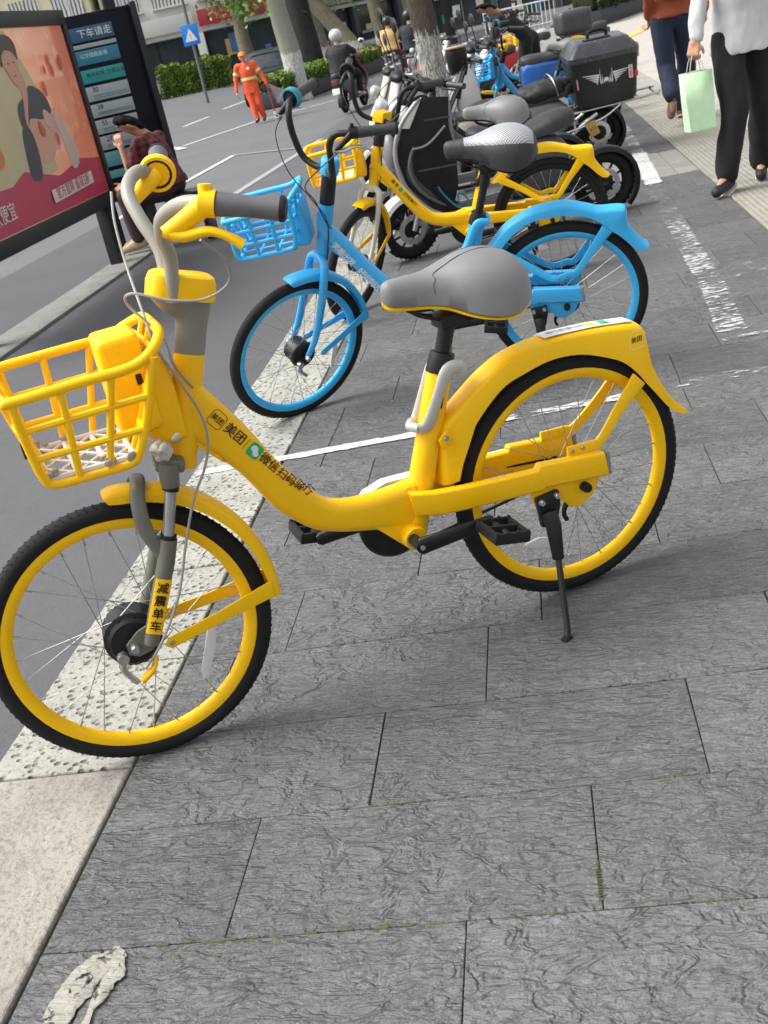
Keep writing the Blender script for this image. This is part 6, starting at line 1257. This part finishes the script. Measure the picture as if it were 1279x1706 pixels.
def tree(label, x, y, r, lean, mt, h=5.2, crown=True, z0=0, fork=3.2, nl=2600, cr=2.6, group='street trees'):
    t = thing('tree', label, 'tree', loc=(x, y, z0), group=group); lx, ly = lean
    pts = [(0, 0, -.05), (lx * .1, ly * .1, .35), (lx * .35 + .03, ly * .35, 1.2), (lx * .65 - .02, ly * .65, 2.2), (lx, ly, fork)]
    m = MB(); P = catmull([(*p, q) for p, q in zip(pts, (r * 1.35, r * 1.08, r, r * .93, r * .88))], 10); secs = []
    for i, p in enumerate(P):
        secs.append([(p[0] + p[3] * (1 + .07 * mnoise.noise(Vector((math.cos(a) * 2 + x, math.sin(a) * 2, p[2] * 1.3)))) * math.cos(a), p[1] + p[3] * (1 + .07 * mnoise.noise(Vector((math.cos(a) * 2 + x, math.sin(a) * 2, p[2] * 1.3)))) * math.sin(a), p[2]) for a in [2 * math.pi * k / 26 for k in range(26)]])
    m.loft(secs); top = Vector(pts[-1])
    ends = []
    for k in range(4):
        a = 2 * math.pi * k / 4 + x * 1.7; e = top + Vector((math.cos(a) * cr * .55, math.sin(a) * cr * .55, h - fork + .4 * (k % 2))); ends.append(e)
        m.tube([top - Vector((0, 0, .3)), top + (e - top) * .35 + Vector((0, 0, .25)), e], [r * .62, r * .42, r * .16], 10)
    m.build('trunk', mt, t, smooth=60)
    if crown:
        n = nl; C = []; T = []
        for k in range(26):
            c = Vector((top.x, top.y, h + .9)) + Vector((random.gauss(0, cr * .5), random.gauss(0, cr * .5), random.gauss(0, .75))); q = int(n / 26)
            C.append(np.array(c) + RNG.normal(size=(q, 3)) * np.array([.5, .5, .35])); T.append(np.clip(RNG.random(q) * .7 + random.uniform(-.1, .3), 0, 1))
        if y > 30:
            for k in range(7):
                q = 90; c = (top.x + random.uniform(-2.2, 2.2), top.y + random.uniform(-2, 1), random.uniform(3.1, 4.6)); C.append(np.array(c) + RNG.normal(size=(q, 3)) * np.array([.28, .28, .35])); T.append(np.clip(.3 + RNG.random(q) * .7, 0, 1))
        leaves('crown', np.concatenate(C), np.concatenate(T), .11, LF2, t)
    return t
BK1 = bark_mat('ridged brown bark', (.05, .04, .026), (.30, .25, .165), (6, 6, 1.0), wash=1.26); BK2 = bark_mat('pale plane bark', (.34, .33, .26), (.56, .54, .45), (2, 2, .8), wash=1.3); BK3 = bark_mat('dark wet bark', (.012, .012, .014), (.05, .048, .05), (5, 5, .7)); BK4 = bark_mat('brown plane bark', (.16, .13, .08), (.42, .38, .28), (3, 3, .9), wash=1.2)
tree('thick tree with ridged brown bark, whitewashed low, among the scooters', -.71, 9.62, .100, (-.02, .05), BK1, cr=2.4, nl=2600)
tree('pale barked tree with whitewashed base behind the street cleaner', -6.42, 34.5, .29, (-.12, 0), BK2)
tree('almost black trunk right beside the pale barked tree', -7.05, 41.5, .42, (-.1, .1), BK3)
tree('leaning brown trunk with whitewashed base beyond the grey helmet', -6.2, 50.0, .42, (-1.9, .2), BK4)
tree('brown trunk between the dark trunk and the leaning one', -8.6, 54.5, .42, (-.5, 0), BK4)
tree('forked pale trunk left of the dark car', -12.9, 57.5, .36, (.1, 0), BK4, z0=.3)
tree('left brown trunk of the pair above the tan shirted rider', -6.6, 62, .40, (-.2, 0), BK4); tree('right brown trunk of the pair above the tan shirted rider', -5.2, 66, .40, (-.2, 0), BK4)
tree('slim far street tree past the parked scooters', -3.2, 62, .25, (0, 0), BK3); tree('slim tree on the right behind the planter', 5.5, 66, .25, (0, 0), BK3, cr=3); tree('far tree over the right pavement', 9, 80, .3, (0, 0), BK3, cr=3.5, nl=3500)
# ------------------------------------------------------------------ cars
def car(label, x, y, heading, paint, z=0):
    c = thing('car', label, 'car', loc=(x, y, z), rz=R(heading)); H = [(-2.2, .55, .72), (-2.15, .30, .95), (-1.75, .25, 1.02), (-1.0, .22, 1.05), (0, .22, 1.06), (1.0, .24, 1.0), (1.8, .28, .88), (2.15, .35, .72), (2.22, .45, .60)]; secs = []
    for x_, z0, z1 in catmull(H, 3): w = .9 * (1 - .10 * (abs(x_) / 2.2) ** 4); secs.append([(x_, a, (z0 + z1) / 2 + e) for a, e in rrect(2 * w, z1 - z0, .14, 4)])
    MB().loft(secs).build('body', paint, c, smooth=50)
    secs = []
    for x_, z1, w in ((-1.75, 1.03, .74), (-1.35, 1.40, .66), (-.9, 1.53, .62), (0, 1.56, .61), (.55, 1.48, .62), (1.05, 1.15, .70), (1.2, 1.03, .74)): secs.append([(x_, a * w / .74, 1.0 + (e + .5) * (z1 - 1.0)) for a, e in ((-.78, -.5), (-.76, .2), (-.62, .45), (-.3, .5), (.3, .5), (.62, .45), (.76, .2), (.78, -.5))])
    MB().loft(secs).build('cabin_glass', mat('car glass', (.02, .025, .03), .08), c, smooth=30)
    secs = []
    for x_, w in ((-1.25, .52), (-.9, .60), (0, .60), (.5, .58), (.62, .5)): zz = {-1.25: 1.44, -.9: 1.535, 0: 1.565, .5: 1.495, .62: 1.465}[x_]; secs.append([(x_, a * w, zz + e) for a, e in ((-1, -.03), (-.8, .012), (0, .025), (.8, .012), (1, -.03))])
    MB().loft(secs).build('roof', paint, c, smooth=60)
    for s in (1, -1):
        for x_ in (-1.35, 1.35):
            w = empty('wheel', c); MB().lathe([(.22, .1), (.32, .09), (.33, 0), (.32, -.09), (.22, -.1)], (x_, s * .80, .33), 'y', 28).build('tyre', RUB, w); MB().lathe([(0, s * .11), (.20, s * .10), (.22, s * .06), (0, s * .05)], (x_, s * .80, .33), 'y', 20).build('rim', SIL, w)
        MB().box((-2.14, s * .62, .78), (.10, .30, .10)).build('tail_light', mat('red lens', (.45, .01, .01), .2), c, bevel=.02); MB().box((2.14, s * .60, .66), (.10, .32, .10)).build('headlight', mat('headlamp glass', (.45, .47, .48), .12), c, bevel=.02); MB().ell((.75, s * 1.0, 1.05), (.08, .10, .07), 10).build('door_mirror', paint, c)
        for x_ in (-.1,): MB().box((x_, s * .905, .78), (.012, .004, .5)).build('door_gap', BLK, c)
    MB().box((-2.20, 0, .80), (.02, .46, .13)).build('number_plate', mat('plate white', (.7, .7, .55), .4), c)
    return c
car('black car parked behind the street cleaner and the planter hedge', -7.95, 38.6, 97, mat('car black', (.012, .018, .022), .3, coat=.3, spec=.3))
car('white car seen between the brown trunks far off', -8.8, 62, 98, mat('car white', (.65, .66, .67), .2, coat=1.0)); car('silver car farther up the road behind the white car', -8.6, 74, 98, mat('car silver', (.4, .41, .42), .25, coat=1.0)); car('dark grey car near the shops past the far hedge', -13.0, 72, 96, mat('car dark', (.04, .045, .05), .2, coat=1.0), .3)
# ------------------------------------------------------------------ blue warning sign, bollards, litter bin
sg = thing('road_sign', 'blue square road sign with white triangle on a tall grey pole', 'sign', loc=(-11.95, 44.7, .1), rz=R(0)); MB().tube([(0, .08, 0), (0, .08, 3.9)], .06, 12, smooth=False).build('pole', mat('grey pole', (.16, .17, .18), .5, .4), sg)
MB().box((0, 0, 2.56), (.66, .03, .72)).build('sign_plate', mat('sign bright blue', (.01, .20, .68), .35), sg, bevel=.008); MB().plate([(-.24, 2.34), (.24, 2.34), (0, 2.80)], -.024, -.018).build('white_triangle', STW, sg)
textmb('!', .26, basis((0, -.0255, 2.50), (1, 0, 0), (0, 0, 1)), .001, .003).build('sign_mark', mat('amber print', (.6, .3, .02), .4), sg, smooth=0)
RW = mat('bollard red', (.5, .03, .03), .4)
for i, (x, y, l) in enumerate(((-14.0, 59.8, 'left'), (-13.5, 60.0, 'right'))):
    b_ = thing('bollard', f'{l} of two red and white striped posts at the hedge end', 'bollard', loc=(x, y, .42), group='striped posts'); m = MB(); m.tube([(0, 0, 0), (0, 0, .9)], .07, 12, smooth=False); m.build('post', STW, b_)
    for z in (.18, .5, .8): MB().tube([(0, 0, z - .07), (0, 0, z + .07)], .074, 12, smooth=False).build('red_band', RW, b_)
# ------------------------------------------------------------------ buildings
def wallm(name, c): return mat(name, c, .8, var=.12, vs=1.2, dirt=.35, dcol=tuple(q * .55 for q in c))
GLS = mat('shop glass', (.035, .045, .05), .08, var=.5, vs=1.5)
def curt():
    m, N, L, b = nodes('curtained window'); tc = N.new('ShaderNodeTexCoord'); w = N.new('ShaderNodeTexWave'); w.bands_direction = 'X'; w.inputs['Scale'].default_value = 1.6; w.inputs['Distortion'].default_value = 2.5; L.new(tc.outputs['Object'], w.inputs[0])
    L.new(mixc(N, L, ramp(N, L, w.outputs['Fac'], [(.2, 0), (.6, 1)]), (.13, .14, .14), (.72, .72, .66)), b.inputs['Base Color']); b.inputs['Roughness'].default_value = .15; return m
CURT = curt()
def building(label, x0, y0, L, ang, depth, h, wall, bays, z0=.42, signs=(), up='ac'):
    b = thing('building', label, 'building', loc=(x0, y0, z0), rz=R(ang))
    # facade runs along +x, faces -y
    MB().box((L / 2, depth / 2 + .35, h / 2), (L, depth, h)).build('wall', wall, b, bevel=.02)
    MB().box((L / 2, .2, 2.92), (L, .5, .22)).build('canopy', wallm('canopy grey', (.52, .52, .48)), b, bevel=.02)
    n = bays; w = L / n; rnd = random.Random(int(abs(x0) * 10))
    for i in range(n):
        cx = (i + .5) * w
        MB().box(((i) * w, .15, 1.4), (.45, .5, 2.8)).build('pillar', wall, b, bevel=.02)
        f = MB().box((cx, .33, 1.4), (w - .5, .06, 2.75)).build('shop_window', GLS, b)
        for k in range(3): MB().box((cx - w / 2 + .3 + (w - .6) * k / 2, .28, 1.4), (.07, .08, 2.75)).build('mullion', SIL if rnd.random() < .5 else BLP, f)
        for k in range(6):
            c = rnd.choice([(.5, .5, .46), (.05, .14, .32), (.5, .3, .1), (.02, .2, .14), (.65, .65, .6), (.4, .06, .06), (.6, .5, .3)]); MB().box((cx + rnd.uniform(-.35, .35) * w, .27, rnd.uniform(.4, 2.0)), (rnd.uniform(.2, .8), .03 + .008 * k, rnd.uniform(.4, 1.2))).build('window_display', mat('display %.2f %.2f' % (c[0], c[1]), c, .5, var=.4, vs=6), f)
        if i < len(signs) and signs[i]:
            s, bgc, fgc = signs[i]; sp = MB().box((cx, -.10, 3.48), (w - .25, .14, .82)).build('shop_sign', mat('sign %.2f %.2f %.2f' % bgc, bgc, .4, var=.05), b, bevel=.02)
            if s: textmb(s, .56, basis((cx, -.175, 3.48), (1, 0, 0), (0, 0, 1)), .01, .004).build('sign_lettering', mat('letters %.2f %.2f' % fgc[:2], fgc, .4), sp, smooth=0)
        for fl in range(3):
            zc = 5.25 + fl * 2.9
            if zc > h - 1: continue
            for q in (-.25, .25):
                wd = MB().box((cx + q * w, .33, zc), (w * .36, .08, 1.7)).build('window', CURT if wall is not dw else GLS, b); MB().box((cx + q * w, .30, zc), (.05, .08, 1.7)).build('window_bar', WHT, wd); MB().box((cx + q * w, .22, zc - .9), (w * .4, .25, .08)).build('window_sill', wall, wd)
            if rnd.random() < .7:
                a = MB().box((cx, .05, zc - .6), (.85, .38, .65)).build('air_conditioner', mat('ac white', (.55, .55, .52), .5), b, bevel=.02); MB().lathe([(0, -.01), (.24, -.01), (.24, .0), (0, 0)], (cx - .1, -.145, zc - .6), 'y', 20, closed=False).build('fan_grille', BLP, a)
    MB().box((L / 2, .1, h - .1), (L + .2, .6, .3)).build('cornice', wall, b, bevel=.02)
    return b
bw = wallm('beige wall', (.80, .70, .48)); gw = wallm('grey white wall', (.74, .74, .68)); dw = wallm('dark facade', (.06, .065, .07)); bw2 = wallm('warm wall', (.42, .36, .27))
G_ = (.01, .16, .12); W_ = (.62, .62, .58)
building('beige shop building with green sign boards at the top left', -39, 58, 18.0, 12, 10, 13, bw, 4, signs=[('便民超市', W_, G_), ('药房', W_, G_), ('中国邮政', G_, (.4, .45, .4)), ('', G_, G_)])
building('grey white shop building with panelled upper front past the road sign', -21.2, 62.6, 9.6, 12, 10, 13, gw, 2, signs=[('', W_, W_), ('文具', (.40, .02, .05), W_)])
building('dark shop building behind the plane trees', -11.6, 69, 14, 60, 12, 14, dw, 3, z0=.2, signs=[('', (.3, .3, .3), W_), ('咖啡', (.05, .05, .05), (.5, .3, .1)), ('', (.02, .08, .2), W_)])
building('long dark building closing the view up the street', -13, 112, 46, 0, 12, 18, dw, 8, z0=0, signs=[('', (.25, .25, .24), W_), ('', (.05, .1, .2), W_), ('', (.4, .35, .2), W_)])
building('warm brown building on the right behind the planter hedge', 7.5, 92, 34, -52, 12, 14, bw2, 6, z0=0)
# planter wall stone at the top right
pw = thing('planter_wall', 'pale stone planter wall under the dark hedge at the top right', 'wall', loc=(1.6, 40, 0), rz=math.atan2(13, 4.2)); MB().box((7.5, .0, .25), (15, .45, .5)).build('stone_wall', PALE, pw, bevel=.03)
# iron railing far behind
rl = thing('railing', 'white iron railing behind the farthest scooters', 'railing', loc=(-1.2, 52, 0), rz=R(20))
m = MB(); m.tube([(0, 0, 1.1), (3.2, 0, 1.1)], .03, 6, smooth=False); m.tube([(0, 0, .2), (3.2, 0, .2)], .03, 6, smooth=False)
for i in range(17): m.tube([(i * .2, 0, 0), (i * .2, 0, 1.15)], .018, 6, smooth=False)
m.build('rails', WHT, rl)
